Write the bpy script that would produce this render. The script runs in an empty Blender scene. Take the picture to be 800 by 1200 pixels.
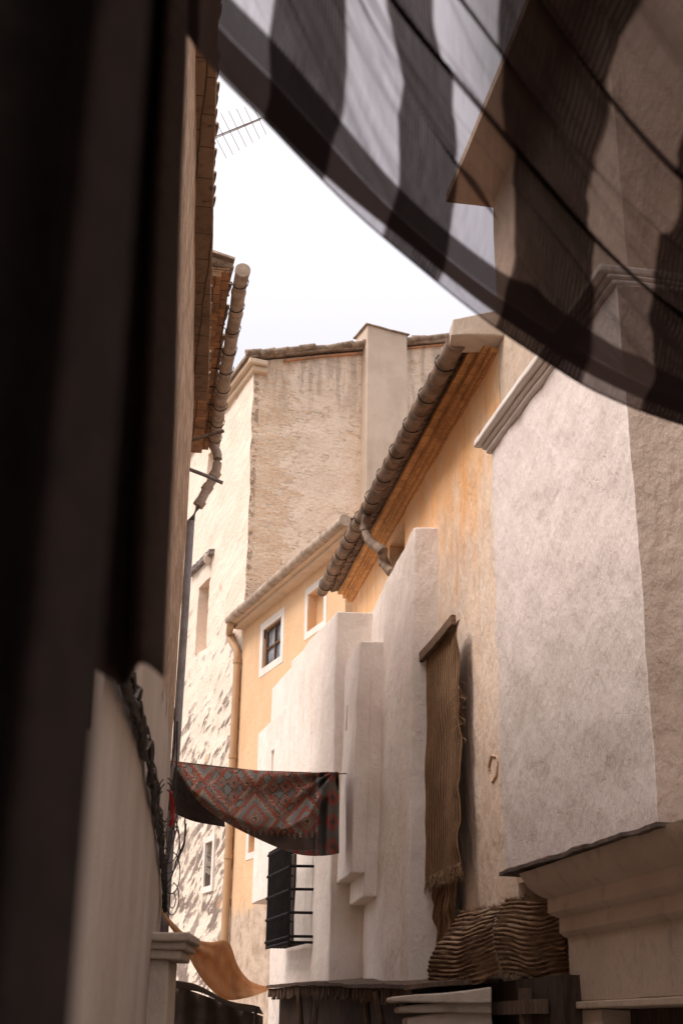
import bpy, bmesh, math, random
from mathutils import Vector, Matrix, noise
random.seed(7)
H = 1.65                                   # eye height
C = bpy.context.scene.collection
R_ = math.radians

# ------------------------------------------------------------------ camera
ZEN = Vector((455-400, 600+3090, 1500.0)).normalized()      # world up seen in camera space (right, up, forward)
yv = (Vector((0, 0, 1)) - ZEN*ZEN.z).normalized()
xv = Vector((ZEN.y*yv.z-ZEN.z*yv.y, ZEN.z*yv.x-ZEN.x*yv.z, ZEN.x*yv.y-ZEN.y*yv.x))
if xv.x < 0: xv = -xv
def ray(px, py):
    d = Vector((px-400, 600-py, 1500.0))
    w = Vector((xv.dot(d), yv.dot(d), ZEN.dot(d)))
    return w / w.y
class Line:                                 # a vertical plane X = a + b*Y (plan line of a wall)
    def __init__(s, a, b): s.a = a; s.b = b
    def at(s, px, py):
        d = ray(px, py); t = s.a/(d.x-s.b); return Vector((d.x*t, t, d.z*t+H))
    def p(s, Y, z=0): return Vector((s.a+s.b*Y, Y, z))
    def off(s, d): return Line(s.a-d*math.sqrt(1+s.b*s.b), s.b)      # d metres towards -X
def atY(px, py, Y):
    d = ray(px, py); return Vector((d.x*Y, Y, d.z*Y+H))
cd = bpy.data.cameras.new('camera'); cam = bpy.data.objects.new('camera', cd); C.objects.link(cam)
rw = Vector((xv.x, yv.x, ZEN.x)); uw = Vector((xv.y, yv.y, ZEN.y)); fw = Vector((xv.z, yv.z, ZEN.z))
cam.matrix_world = Matrix(((rw.x, uw.x, -fw.x, 0), (rw.y, uw.y, -fw.y, 0), (rw.z, uw.z, -fw.z, H), (0, 0, 0, 1)))
cd.sensor_fit = 'VERTICAL'; cd.sensor_height = 36; cd.lens = 1500/1200*36
cd.clip_start = 0.05; cd.clip_end = 2000
cd.dof.use_dof = True; cd.dof.focus_distance = 19; cd.dof.aperture_fstop = 3.2
bpy.context.scene.camera = cam

# ------------------------------------------------------------------ materials
class NT:
    def __init__(s, name):
        s.m = bpy.data.materials.new(name); s.m.use_nodes = True
        s.t = s.m.node_tree; s.t.nodes.clear()
        s.out = s.t.nodes.new('ShaderNodeOutputMaterial')
    def n(s, typ, ins=None, **kw):
        x = s.t.nodes.new(typ)
        for k, v in kw.items(): setattr(x, k, v)
        for k, v in (ins or {}).items():
            if hasattr(v, 'is_output') or isinstance(v, bpy.types.NodeSocket): s.t.links.new(v, x.inputs[k])
            else: x.inputs[k].default_value = v
        return x
    def math(s, op, a, b=0.0, c=0.0, clamp=False):
        return s.n('ShaderNodeMath', {0: a, 1: b, 2: c}, operation=op, use_clamp=clamp).outputs[0]
    def mix(s, f, a, b, mode='MIX'):
        x = s.t.nodes.new('ShaderNodeMix'); x.data_type = 'RGBA'; x.blend_type = mode
        for i, v in ((0, f), (6, a), (7, b)):
            if isinstance(v, bpy.types.NodeSocket): s.t.links.new(v, x.inputs[i])
            else: x.inputs[i].default_value = v if i == 0 else (*v, 1)
        return x.outputs[2]
    def ss(s, v, lo, hi):                    # smoothstep
        x = s.n('ShaderNodeMapRange', {0: v, 1: lo, 2: hi}, interpolation_type='SMOOTHSTEP'); return x.outputs[0]
    def pos(s): return s.n('ShaderNodeNewGeometry').outputs['Position']
    def uv(s): return s.n('ShaderNodeUVMap', uv_map='UVMap').outputs[0]
    def mapd(s, v, scale=(1, 1, 1), rot=(0, 0, 0), loc=(0, 0, 0)):
        return s.n('ShaderNodeMapping', {'Vector': v, 'Scale': scale, 'Rotation': rot, 'Location': loc}).outputs[0]
    def noise(s, v, sc, det=4, rough=.55, dist=0):
        return s.n('ShaderNodeTexNoise', {'Vector': v, 'Scale': sc, 'Detail': det, 'Roughness': rough, 'Distortion': dist}).outputs[0]
    def vor(s, v, sc, feature='F1'):
        return s.n('ShaderNodeTexVoronoi', {'Vector': v, 'Scale': sc}, feature=feature).outputs[0]
    def bump(s, h, dist, normal=None, strength=1.0):
        d = {'Height': h, 'Distance': dist, 'Strength': strength}
        if normal: d['Normal'] = normal
        return s.n('ShaderNodeBump', d).outputs[0]
    def fin(s, col, rough=.9, normal=None, spec=.2, **kw):
        b = s.n('ShaderNodeBsdfPrincipled')
        for k, v in (('Base Color', col), ('Roughness', rough), ('Specular IOR Level', spec)):
            if isinstance(v, bpy.types.NodeSocket): s.t.links.new(v, b.inputs[k])
            else: b.inputs[k].default_value = (*v, 1) if k == 'Base Color' else v
        for k, v in kw.items(): b.inputs[k.replace('_', ' ')].default_value = v
        if normal: s.t.links.new(normal, b.inputs['Normal'])
        s.t.links.new(b.outputs[0], s.out.inputs[0]); return s.m

def plaster(name, c1, c2, stain=(.30, .22, .16), stain_amt=.35, lump=.02, fine=.004, pits=.5, crack=.0, streak=True, patch=None, patch_lo=.6):
    t = NT(name); P = t.pos()
    big = t.noise(P, .9, 5, .6)
    col = t.mix(t.ss(big, .35, .68), c1, c2)
    if patch:
        pn = t.noise(t.mapd(P, (1, 1, .45)), 1.3, 7, .65)
        col = t.mix(t.ss(pn, patch_lo, patch_lo+.07), col, patch)
    st = t.noise(t.mapd(P, (2.2, 2.2, .28 if streak else 1.6)), 1.6, 6, .62)
    col = t.mix(t.math('MULTIPLY', t.ss(st, .50, .78), stain_amt), col, stain)
    med = t.noise(P, 5, 4, .58)
    col = t.mix(t.math('MULTIPLY', t.ss(med, .50, .74), .13), col, tuple(x*.72 for x in c2))
    pv = t.noise(P, 26, 3, .7)
    pit = t.ss(pv, .70, .78)
    pit = t.math('MULTIPLY', pit, t.ss(t.noise(P, 1.7, 3), .45, .6))
    col = t.mix(t.math('MULTIPLY', pit, pits), col, stain)
    h1 = t.noise(t.mapd(P, (1, 1, .55)), 3.2, 4, .6)
    h2 = t.noise(P, 14, 5, .65)
    n = t.bump(h1, lump*2.2)
    n = t.bump(t.noise(P, 5.5, 3, .5), lump*.5, n)
    n = t.bump(h2, lump*.16, n)
    n = t.bump(t.noise(P, 70, 3, .6), fine, n)
    n = t.bump(pit, -.02, n)
    if crack:
        cr = t.n('ShaderNodeTexVoronoi', {'Vector': t.n('ShaderNodeVectorMath', {0: P, 1: t.n('ShaderNodeTexNoise', {'Vector': P, 'Scale': 2.2, 'Detail': 4}).outputs[1]}, operation='ADD').outputs[0], 'Scale': .8}, feature='DISTANCE_TO_EDGE').outputs[0]
        cm = t.math('MULTIPLY', t.math('SUBTRACT', 1.0, t.ss(cr, .0, .008)), t.ss(t.noise(P, .9, 2), .5, .6))
        col = t.mix(t.math('MULTIPLY', cm, crack*.15), col, tuple(x*.6 for x in stain))
        n = t.bump(cm, -.003, n)
    return t.fin(col, .92, n, .12)

M = {}
M['white'] = plaster('white_limewash', (.82, .725, .65), (.76, .66, .58), (.52, .39, .31), .40, .028, .004, .6, .8)
M['white_far'] = plaster('white_limewash_far', (.82, .73, .655), (.76, .665, .585), (.50, .38, .30), .34, .022, .004, .5, .7)
M['block'] = plaster('grey_white_plaster', (.82, .735, .685), (.775, .69, .635), (.52, .41, .34), .26, .026, .004, .9, .5, True)
M['beige'] = plaster('beige_roughcast', (.52, .425, .36), (.45, .365, .305), (.30, .225, .18), .3, .04, .006, .4, 0)
M['beige_wall'] = plaster('beige_plaster', (.60, .47, .36), (.52, .41, .32), (.33, .23, .16), .35, .03, .005, .4, 0)
def m_ochre():
    t = NT('ochre_limewash_worn_pale'); P = t.pos(); z = t.n('ShaderNodeSeparateXYZ', {0: P}).outputs[2]
    och = t.mix(t.ss(t.noise(P, 1.4, 6, .62), .36, .66), (.80, .44, .20), (.77, .50, .29))
    pale = t.mix(t.ss(t.noise(P, 2.0, 6, .65), .38, .66), (.80, .66, .54), (.77, .60, .46))
    # the ochre coat survives under the eave and is worn off lower down in long uneven strips
    e = t.math('ADD', t.math('MULTIPLY', z, .13), t.noise(t.mapd(P, (1.3, 1.3, .30)), 1.9, 8, .66))
    col = t.mix(t.ss(e, 1.44, 1.80), pale, och)
    st = t.noise(t.mapd(P, (2.4, 2.4, .22)), 2.0, 6, .65)
    col = t.mix(t.math('MULTIPLY', t.ss(st, .52, .74), .38), col, (.42, .24, .12))
    pv = t.math('MULTIPLY', t.ss(t.noise(P, 20, 4, .7), .62, .68), t.ss(t.noise(t.mapd(P, (1, 1, .4)), 1.7, 4), .50, .60))
    col = t.mix(t.math('MULTIPLY', pv, .75), col, (.30, .17, .09))
    n = t.bump(t.noise(t.mapd(P, (1, 1, .5)), 2.6, 4, .6), .09); n = t.bump(t.noise(P, 9, 4, .6), .014, n); n = t.bump(pv, -.02, n); n = t.bump(t.noise(P, 60, 3), .003, n)
    return t.fin(col, .93, n, .1)
M['orange'] = m_ochre()
M['yellow'] = plaster('yellow_paint', (.68, .43, .235), (.62, .39, .21), (.45, .29, .15), .22, .006, .003, .2, 0)
M['stone_trim'] = plaster('stone_trim', (.52, .43, .35), (.43, .35, .28), (.24, .17, .12), .5, .02, .004, .5, .3, False)
M['shade_trim'] = plaster('brown_stone', (.56, .45, .365), (.50, .40, .32), (.20, .14, .10), .5, .02, .004, .5, .3, False)
M['whitetrim'] = plaster('white_window_trim', (.78, .72, .66), (.72, .65, .58), (.5, .4, .32), .2, .006, .002, .2, 0)
M['chimney'] = plaster('chimney_render', (.62, .50, .40), (.55, .44, .35), (.36, .27, .2), .35, .012, .004, .3, .2)
M['eave_cream'] = plaster('eave_boards', (.66, .50, .36), (.58, .44, .32), (.36, .25, .17), .4, .01, .003, .4, 0, False)

def m_left():
    t = NT('rubble_stone_over_lime_dado'); P = t.pos()
    z = t.n('ShaderNodeSeparateXYZ', {0: P}).outputs[2]
    y = t.n('ShaderNodeSeparateXYZ', {0: P}).outputs[1]
    PS = t.mapd(P, (2, 1, 1))
    v = t.noise(PS, 3.3, 9, .72)
    col = t.mix(t.ss(v, .38, .66), (.36, .245, .17), (.70, .53, .40))
    col = t.mix(t.math('MULTIPLY', t.ss(t.noise(PS, 13, 5, .75), .52, .64), .65), col, (.28, .175, .115))
    col = t.mix(t.math('MULTIPLY', t.ss(t.noise(PS, 7, 5, .7), .56, .66), .7), col, (.66, .52, .40))
    # lime dado on the lower wall, its top edge broken
    e = t.math('ADD', z, t.math('MULTIPLY', t.noise(t.mapd(P, (1, 1.0, .35)), 1.7, 6, .65), 3.0))
    mask = t.math('SUBTRACT', 1.0, t.ss(e, 6.15, 6.25))
    w1 = t.mix(t.ss(t.noise(t.mapd(P, (.55, .55, .18)), 1.8, 4, .5), .30, .72), (.46, .395, .35), (.38, .315, .27))
    col = t.mix(mask, col, w1)
    hs = t.math('ADD', t.math('MULTIPLY', v, 1.0), t.math('MULTIPLY', t.noise(PS, 13, 5, .75), .5))
    n = t.bump(t.math('MULTIPLY', hs, t.math('SUBTRACT', 1.15, mask)), .07)
    n = t.bump(t.noise(t.mapd(P, (.5, .5, .6)), 3, 3, .5), .02, n)
    return t.fin(col, .95, n, .1)
M['left'] = m_left()

def m_tower():
    t = NT('weathered_cream_render'); U = t.uv(); P = t.pos()
    z = t.n('ShaderNodeSeparateXYZ', {0: P}).outputs[2]
    col = t.mix(t.ss(t.noise(P, .7, 4), .4, .65), (.84, .71, .59), (.79, .66, .54))
    # dirt caught on the hand thrown render, lying along a slant; thicker low down
    D = t.mapd(t.mapd(U, (1, 1, 1), (0, 0, R_(24))), (.50, 1.5, 1))
    m = t.noise(D, 1.9, 7, .68, .3)
    low = t.ss(z, 14.5, 6.5)
    lo = t.math('SUBTRACT', .575, t.math('MULTIPLY', low, .10))
    k = t.n('ShaderNodeMapRange', {0: m, 1: lo, 2: t.math('ADD', lo, .07)}, interpolation_type='SMOOTHSTEP').outputs[0]
    k = t.math('MULTIPLY', k, t.math('MULTIPLY_ADD', t.noise(P, .6, 3), 1.5, .25), clamp=True)
    k = t.math('MULTIPLY', k, t.ss(z, 17.5, 9.0))
    col = t.mix(t.math('MULTIPLY', k, .9), col, (.17, .125, .105))
    f = t.noise(D, 7, 5, .7)
    col = t.mix(t.math('MULTIPLY', t.ss(f, .56, .68), t.math('MULTIPLY', low, .6)), col, (.30, .23, .19))
    r = t.ss(t.noise(t.mapd(P, (1, 1, 1), loc=(3, 1, 5)), 1.1, 5), .66, .71)
    col = t.mix(t.math('MULTIPLY', r, .6), col, (.62, .33, .18))
    n = t.bump(m, .065); n = t.bump(f, .035, n); n = t.bump(t.noise(P, 30, 3), .008, n)
    return t.fin(col, .95, n, .1)
M['tower'] = m_tower()

def m_brickside():
    t = NT('brick_and_thin_render'); U = t.uv(); P = t.pos()
    u = t.n('ShaderNodeSeparateXYZ', {0: U}).outputs[0]
    z = t.n('ShaderNodeSeparateXYZ', {0: P}).outputs[2]
    wob = t.n('ShaderNodeVectorMath', {0: U, 1: t.n('ShaderNodeVectorMath', {0: t.n('ShaderNodeTexNoise', {'Vector': P, 'Scale': 2.5, 'Detail': 3}).outputs[1], 1: (.10, .10, 0)}, operation='MULTIPLY').outputs[0]}, operation='ADD').outputs[0]
    b = t.n('ShaderNodeTexBrick', {'Vector': wob, 'Scale': 1.0, 'Mortar Size': .016, 'Mortar Smooth': .3, 'Brick Width': .34, 'Row Height': .105,
                                   'Color1': (.78, .52, .34, 1), 'Color2': (.86, .66, .48, 1), 'Mortar': (.90, .74, .58, 1)})
    b.offset = .5
    render = t.mix(t.ss(t.noise(P, 1.2, 6, .65), .38, .66), (.90, .73, .58), (.85, .67, .52))
    xp = t.n('ShaderNodeSeparateXYZ', {0: P}).outputs[0]
    near = t.ss(xp, -.9, -2.4)
    msk = t.math('ADD', t.noise(t.mapd(P, (1, 1, 2.2)), 1.5, 6, .7), t.math('MULTIPLY', near, .26))
    msk = t.ss(msk, .56, .64)
    col = t.mix(msk, render, b.outputs[0])
    gr = t.ss(t.noise(t.mapd(P, (.8, .8, 1.8), (0, R_(18), 0)), 1.6, 6, .66), .52, .70)
    col = t.mix(t.math('MULTIPLY', gr, .34), col, (.48, .37, .29))
    top = t.math('MULTIPLY', t.ss(z, 18.2, 20.4), t.ss(t.noise(t.mapd(P, (3, 3, .4)), 1.5, 5), .42, .6))
    col = t.mix(t.math('MULTIPLY', top, .45), col, (.30, .23, .18))
    edge = t.math('MULTIPLY', t.ss(xp, -2.46, -2.58), t.ss(t.noise(P, 5, 3, .7), .52, .58))
    col = t.mix(t.math('MULTIPLY', edge, .55), col, (.34, .20, .12))
    pt = t.ss(t.noise(P, 9, 4, .7), .66, .72)
    col = t.mix(t.math('MULTIPLY', pt, .6), col, (.30, .18, .11))
    n = t.bump(t.math('MULTIPLY', b.outputs[1], msk), -.03)
    n = t.bump(t.noise(P, 2.2, 6, .65), .16, n)
    n = t.bump(t.noise(P, 9, 5, .7), .06, n)
    n = t.bump(edge, -.06, n)
    return t.fin(col, .95, n, .1)
M['brickside'] = m_brickside()

def simple(name, c1, c2, sc=4, rough=.85, bump=.01, mp=(1, 1, 1), spec=.2, lo=.38, hi=.64, det=5, use_uv=False):
    t = NT(name); P = t.mapd(t.uv() if use_uv else t.pos(), mp)
    v = t.noise(P, sc, det, .65)
    col = t.mix(t.ss(v, lo, hi), c1, c2)
    n = t.bump(v, bump)
    n = t.bump(t.noise(P, sc*6, 3), bump*.35, n)
    return t.fin(col, rough, n, spec)
M['clay'] = simple('weathered_clay_gutter', (.33, .25, .19), (.17, .12, .09), 3.5, .85, .015)
M['clay_light'] = simple('pale_clay_gutter', (.46, .36, .28), (.30, .225, .17), 4, .85, .012)
M['clay_brown'] = simple('dark_clay_gutter', (.25, .17, .12), (.12, .08, .055), 3.2, .85, .015)
M['ochre_pipe'] = simple('painted_drainpipe', (.47, .30, .17), (.41, .26, .15), 1.5, .7, .002)
M['zinc'] = simple('grey_blue_pipe', (.30, .29, .30), (.22, .20, .20), 4, .5, .004, spec=.4)
M['tile'] = simple('terracotta_roof_tile', (.50, .24, .12), (.28, .16, .10), 5, .9, .02)
M['tile_old'] = simple('lichened_roof_tile', (.36, .27, .20), (.20, .14, .10), 6, .95, .02)
M['wood'] = simple('weathered_wood', (.15, .10, .07), (.07, .046, .034), 5, .85, .01, (4, 4, .6))
M['wood_dark'] = simple('dark_timber', (.07, .045, .032), (.035, .023, .018), 5, .8, .01, (4, 4, .6))
M['wood_bar'] = simple('brown_batten', (.20, .115, .065), (.11, .065, .04), 6, .8, .01, (.6, .6, 6))
M['iron'] = simple('black_iron', (.010, .009, .009), (.020, .015, .013), 9, .75, .002, spec=.15)
M['black_cable'] = simple('black_cable', (.03, .026, .024), (.06, .05, .045), 9, .6, .001, spec=.3)
M['red_cable'] = simple('red_tape', (.45, .03, .02), (.30, .02, .02), 9, .6, .001)
M['alu'] = simple('dull_aluminium', (.35, .33, .32), (.25, .23, .22), 9, .45, .001, spec=.5)
M['rope'] = simple('rope', (.25, .18, .12), (.14, .10, .07), 40, .9, .002)
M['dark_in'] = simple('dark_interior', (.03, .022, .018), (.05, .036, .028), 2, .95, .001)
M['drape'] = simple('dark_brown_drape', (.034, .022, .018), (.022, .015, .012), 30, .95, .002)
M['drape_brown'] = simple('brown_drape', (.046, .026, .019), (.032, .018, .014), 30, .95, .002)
M['shopcloth'] = simple('dark_awning_cloth', (.07, .05, .038), (.045, .032, .026), 3, .95, .01)
M['slate'] = simple('grey_slate_ledge', (.26, .22, .20), (.12, .10, .09), 8, .8, .02)
M['ledge'] = simple('dark_ledge', (.16, .12, .10), (.09, .07, .055), 8, .9, .02)  # mottled dark brown tone
M['jamb'] = plaster('brown_reveal', (.62, .42, .28), (.54, .37, .25), (.35, .22, .14), .3, .02, .004, .4, 0)
M['steel'] = simple('weathered_pole', (.22, .20, .19), (.13, .11, .10), 10, .6, .003, spec=.4)

def m_soffit(name, c1, c2, c3, bw, rh, mort=(.10, .06, .04), grime=.5):
    t = NT(name); U = t.uv(); P = t.pos()
    wob = t.n('ShaderNodeVectorMath', {0: U, 1: t.n('ShaderNodeVectorMath', {0: t.n('ShaderNodeTexNoise', {'Vector': P, 'Scale': 3, 'Detail': 3}).outputs[1], 1: (.05, .05, 0)}, operation='MULTIPLY').outputs[0]}, operation='ADD').outputs[0]
    b = t.n('ShaderNodeTexBrick', {'Vector': wob, 'Scale': 1.0, 'Mortar Size': .008, 'Mortar Smooth': .2, 'Brick Width': bw, 'Row Height': rh,
                                   'Color1': (*c1, 1), 'Color2': (*c2, 1), 'Mortar': (*mort, 1)})
    col = t.mix(t.math('MULTIPLY', t.ss(t.noise(P, 2.2, 6, .65), .45, .68), grime), b.outputs[0], c3)
    col = t.mix(t.math('MULTIPLY', t.ss(t.noise(P, 9, 4, .65), .56, .70), grime*.8), col, tuple(x*.5 for x in c3))
    n = t.bump(b.outputs[1], -.012); n = t.bump(t.noise(P, 6, 5), .03, n)
    return t.fin(col, .9, n, .15)
M['soffit_orange'] = m_soffit('ochre_brick_soffit', (.62, .34, .14), (.54, .28, .11), (.30, .15, .07), .30, .14, (.30, .14, .06), .55)
M['soffit_brown'] = m_soffit('brown_tile_soffit', (.27, .175, .11), (.20, .13, .085), (.10, .068, .05), .50, .24, (.07, .045, .03), .8)
M['soffit_rust'] = m_soffit('rust_tile_soffit', (.42, .21, .10), (.27, .15, .085), (.12, .07, .04), .26, .24, (.04, .025, .02), .7)

def m_rug():
    t = NT('kilim_weave'); U = t.uv()
    s = t.n('ShaderNodeSeparateXYZ', {0: U}); u, v = s.outputs[0], s.outputs[1]       # metres along, metres down
    def tri(x, per):                                                                     # triangle wave 0..1
        return t.math('MULTIPLY', t.math('PINGPONG', x, per/2), 2/per)
    st = lambda x, q: t.math('MULTIPLY', t.math('FLOOR', t.math('MULTIPLY', x, q)), 1/q)
    us = st(u, 34.0); vs = st(v, 34.0)                                                  # stepped, as kilims are
    blue, rust, red, tan, dark = (.29, .33, .32), (.46, .20, .14), (.46, .13, .09), (.55, .45, .35), (.12, .09, .078)
    AND = lambda a, b: t.math('MULTIPLY', a, b)
    gt = lambda a, b: t.math('GREATER_THAN', a, b)
    lt = lambda a, b: t.math('LESS_THAN', a, b)
    big = t.math('ADD', tri(t.math('ADD', us, .62), 1.44), tri(t.math('ADD', vs, .22), 1.10))        # large medallions, 0 at their centres
    comb = t.math('MULTIPLY', gt(t.math('FRACT', t.math('MULTIPLY', t.math('ADD', us, vs), 9.0)), .5), .07)
    bigc = t.math('ADD', big, comb)
    sm = t.math('ADD', tri(t.math('ADD', us, .14), .36), tri(t.math('ADD', vs, .03), .275))        # small hexagons of the field
    col = t.mix(gt(t.noise(t.mapd(U, (1.2, 1.7, 1)), 1.3, 2), .52), blue, (.23, .19, .17))
    cell = t.math('FLOOR', t.math('DIVIDE', t.math('ADD', us, .14), .36)); par = gt(t.math('FRACT', t.math('MULTIPLY', cell, .5)), .25)
    col = t.mix(AND(lt(sm, 1.25), gt(sm, 1.02)), col, (.13, .10, .09))
    col = t.mix(AND(lt(sm, .90), gt(sm, .44)), col, rust)
    col = t.mix(AND(AND(lt(sm, .62), gt(sm, .44)), par), col, red)
    col = t.mix(AND(lt(sm, .30), gt(sm, .12)), col, dark)
    col = t.mix(lt(sm, .12), col, tan)
    col = t.mix(AND(lt(bigc, 1.42), gt(bigc, 1.30)), col, red)
    col = t.mix(AND(lt(bigc, 1.30), gt(bigc, 1.24)), col, tan)
    col = t.mix(AND(lt(bigc, 1.00), gt(bigc, .84)), col, red)
    col = t.mix(AND(lt(bigc, .84), gt(bigc, .74)), col, tan)
    col = t.mix(lt(bigc, .74), col, blue)
    col = t.mix(AND(lt(bigc, .58), gt(bigc, .38)), col, red)
    col = t.mix(lt(bigc, .30), col, rust)
    col = t.mix(lt(bigc, .17), col, tan)
    col = t.mix(lt(big, .08), col, dark)
    cm = t.math('ADD', vs, t.math('MULTIPLY', tri(us, .16), .16))
    col = t.mix(gt(cm, 1.22), col, dark)
    rr = t.mix(gt(t.math('ADD', tri(us, .34), tri(t.math('ADD', vs, .05), .26)), .8), (.40, .075, .05), (.20, .16, .14))
    col = t.mix(gt(vs, 1.42), col, rr)
    rb = gt(us, 4.02)
    sr = t.math('ADD', tri(t.math('ADD', us, .1), .5), tri(vs, .46))
    r2 = t.mix(gt(sr, .85), (.40, .10, .07), (.19, .18, .165)); r2 = t.mix(lt(sr, .35), r2, dark)
    col = t.mix(rb, col, r2)
    P = t.pos()
    wv = t.noise(t.mapd(U, (14, 90, 1)), 1.0, 3, .7)
    col = t.mix(t.math('MULTIPLY', t.ss(wv, .35, .65), .25), col, (.14, .105, .085))
    col = t.mix(t.math('MULTIPLY', t.ss(t.noise(P, 2.2, 4), .42, .62), .30), col, (.30, .26, .23))
    n = t.bump(t.noise(t.mapd(U, (30, 160, 1)), 1.0, 2), .008)
    return t.fin(col, .95, n, .05)
M['rug'] = m_rug()
M['rug_back'] = simple('rug_underside', (.075, .055, .045), (.05, .036, .03), 12, .95, .004)

def m_mat(name, axis, c1, c2, c3, freq):
    t = NT(name); U = t.uv(); s = t.n('ShaderNodeSeparateXYZ', {0: U}); q = s.outputs[axis]
    P = t.pos()
    wob = t.math('MULTIPLY', t.noise(t.mapd(U, (1.5, 1.5, 1) if axis == 0 else (1.2, 5, 1)), 1.0, 4), .10 if axis == 0 else .16)
    w = t.math('SINE', t.math('MULTIPLY', t.math('ADD', q, wob), freq*6.2832))
    strand = t.noise(t.mapd(U, (60, 5, 1) if axis == 0 else (5, 60, 1)), 1.0, 4, .7)
    knot = t.noise(t.mapd(U, (22, 70, 1) if axis == 0 else (70, 22, 1)), 1.0, 3, .7)
    gap = t.math('MULTIPLY', t.math('SUBTRACT', t.noise(t.mapd(U, (3, 9, 1) if axis else (9, 3, 1)), 1.0, 4), .5), 1.6 if axis else .6)
    col = t.mix(t.ss(t.math('ADD', w, gap), -.9, .9), c3, c1)
    col = t.mix(t.math('MULTIPLY', t.ss(t.noise(P, 3.5, 4), .45, .65), .55), col, c2)
    col = t.mix(t.math('MULTIPLY', t.ss(strand, .4, .62), .55), col, c2)
    col = t.mix(t.math('MULTIPLY', t.ss(knot, .52, .62), .45), col, c3)
    n = t.bump(w, .008); n = t.bump(strand, .010, n); n = t.bump(knot, .008, n)
    return t.fin(col, .95, n, .08)
M['mat'] = m_mat('esparto_mat', 0, (.31, .19, .105), (.185, .108, .058), (.085, .045, .025), 17)
M['mat_h'] = m_mat('esparto_striped_mat', 1, (.46, .31, .20), (.22, .135, .08), (.060, .034, .022), 17)
M['straw'] = simple('straw_strand', (.36, .24, .14), (.20, .12, .07), 20, .95, .002)

def m_orange_cloth():
    t = NT('orange_awning_cloth'); P = t.pos()
    col = t.mix(t.ss(t.noise(P, 1.6, 5), .38, .66), (.66, .38, .20), (.54, .30, .155))
    n = t.bump(t.noise(P, 3, 5), .05)
    d = t.n('ShaderNodeBsdfDiffuse', {'Color': col, 'Normal': n}); tr = t.n('ShaderNodeBsdfTranslucent', {'Color': col, 'Normal': n})
    mx = t.n('ShaderNodeMixShader', {0: .35, 1: d.outputs[0], 2: tr.outputs[0]})
    t.t.links.new(mx.outputs[0], t.out.inputs[0]); return t.m
M['awning'] = m_orange_cloth()

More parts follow.
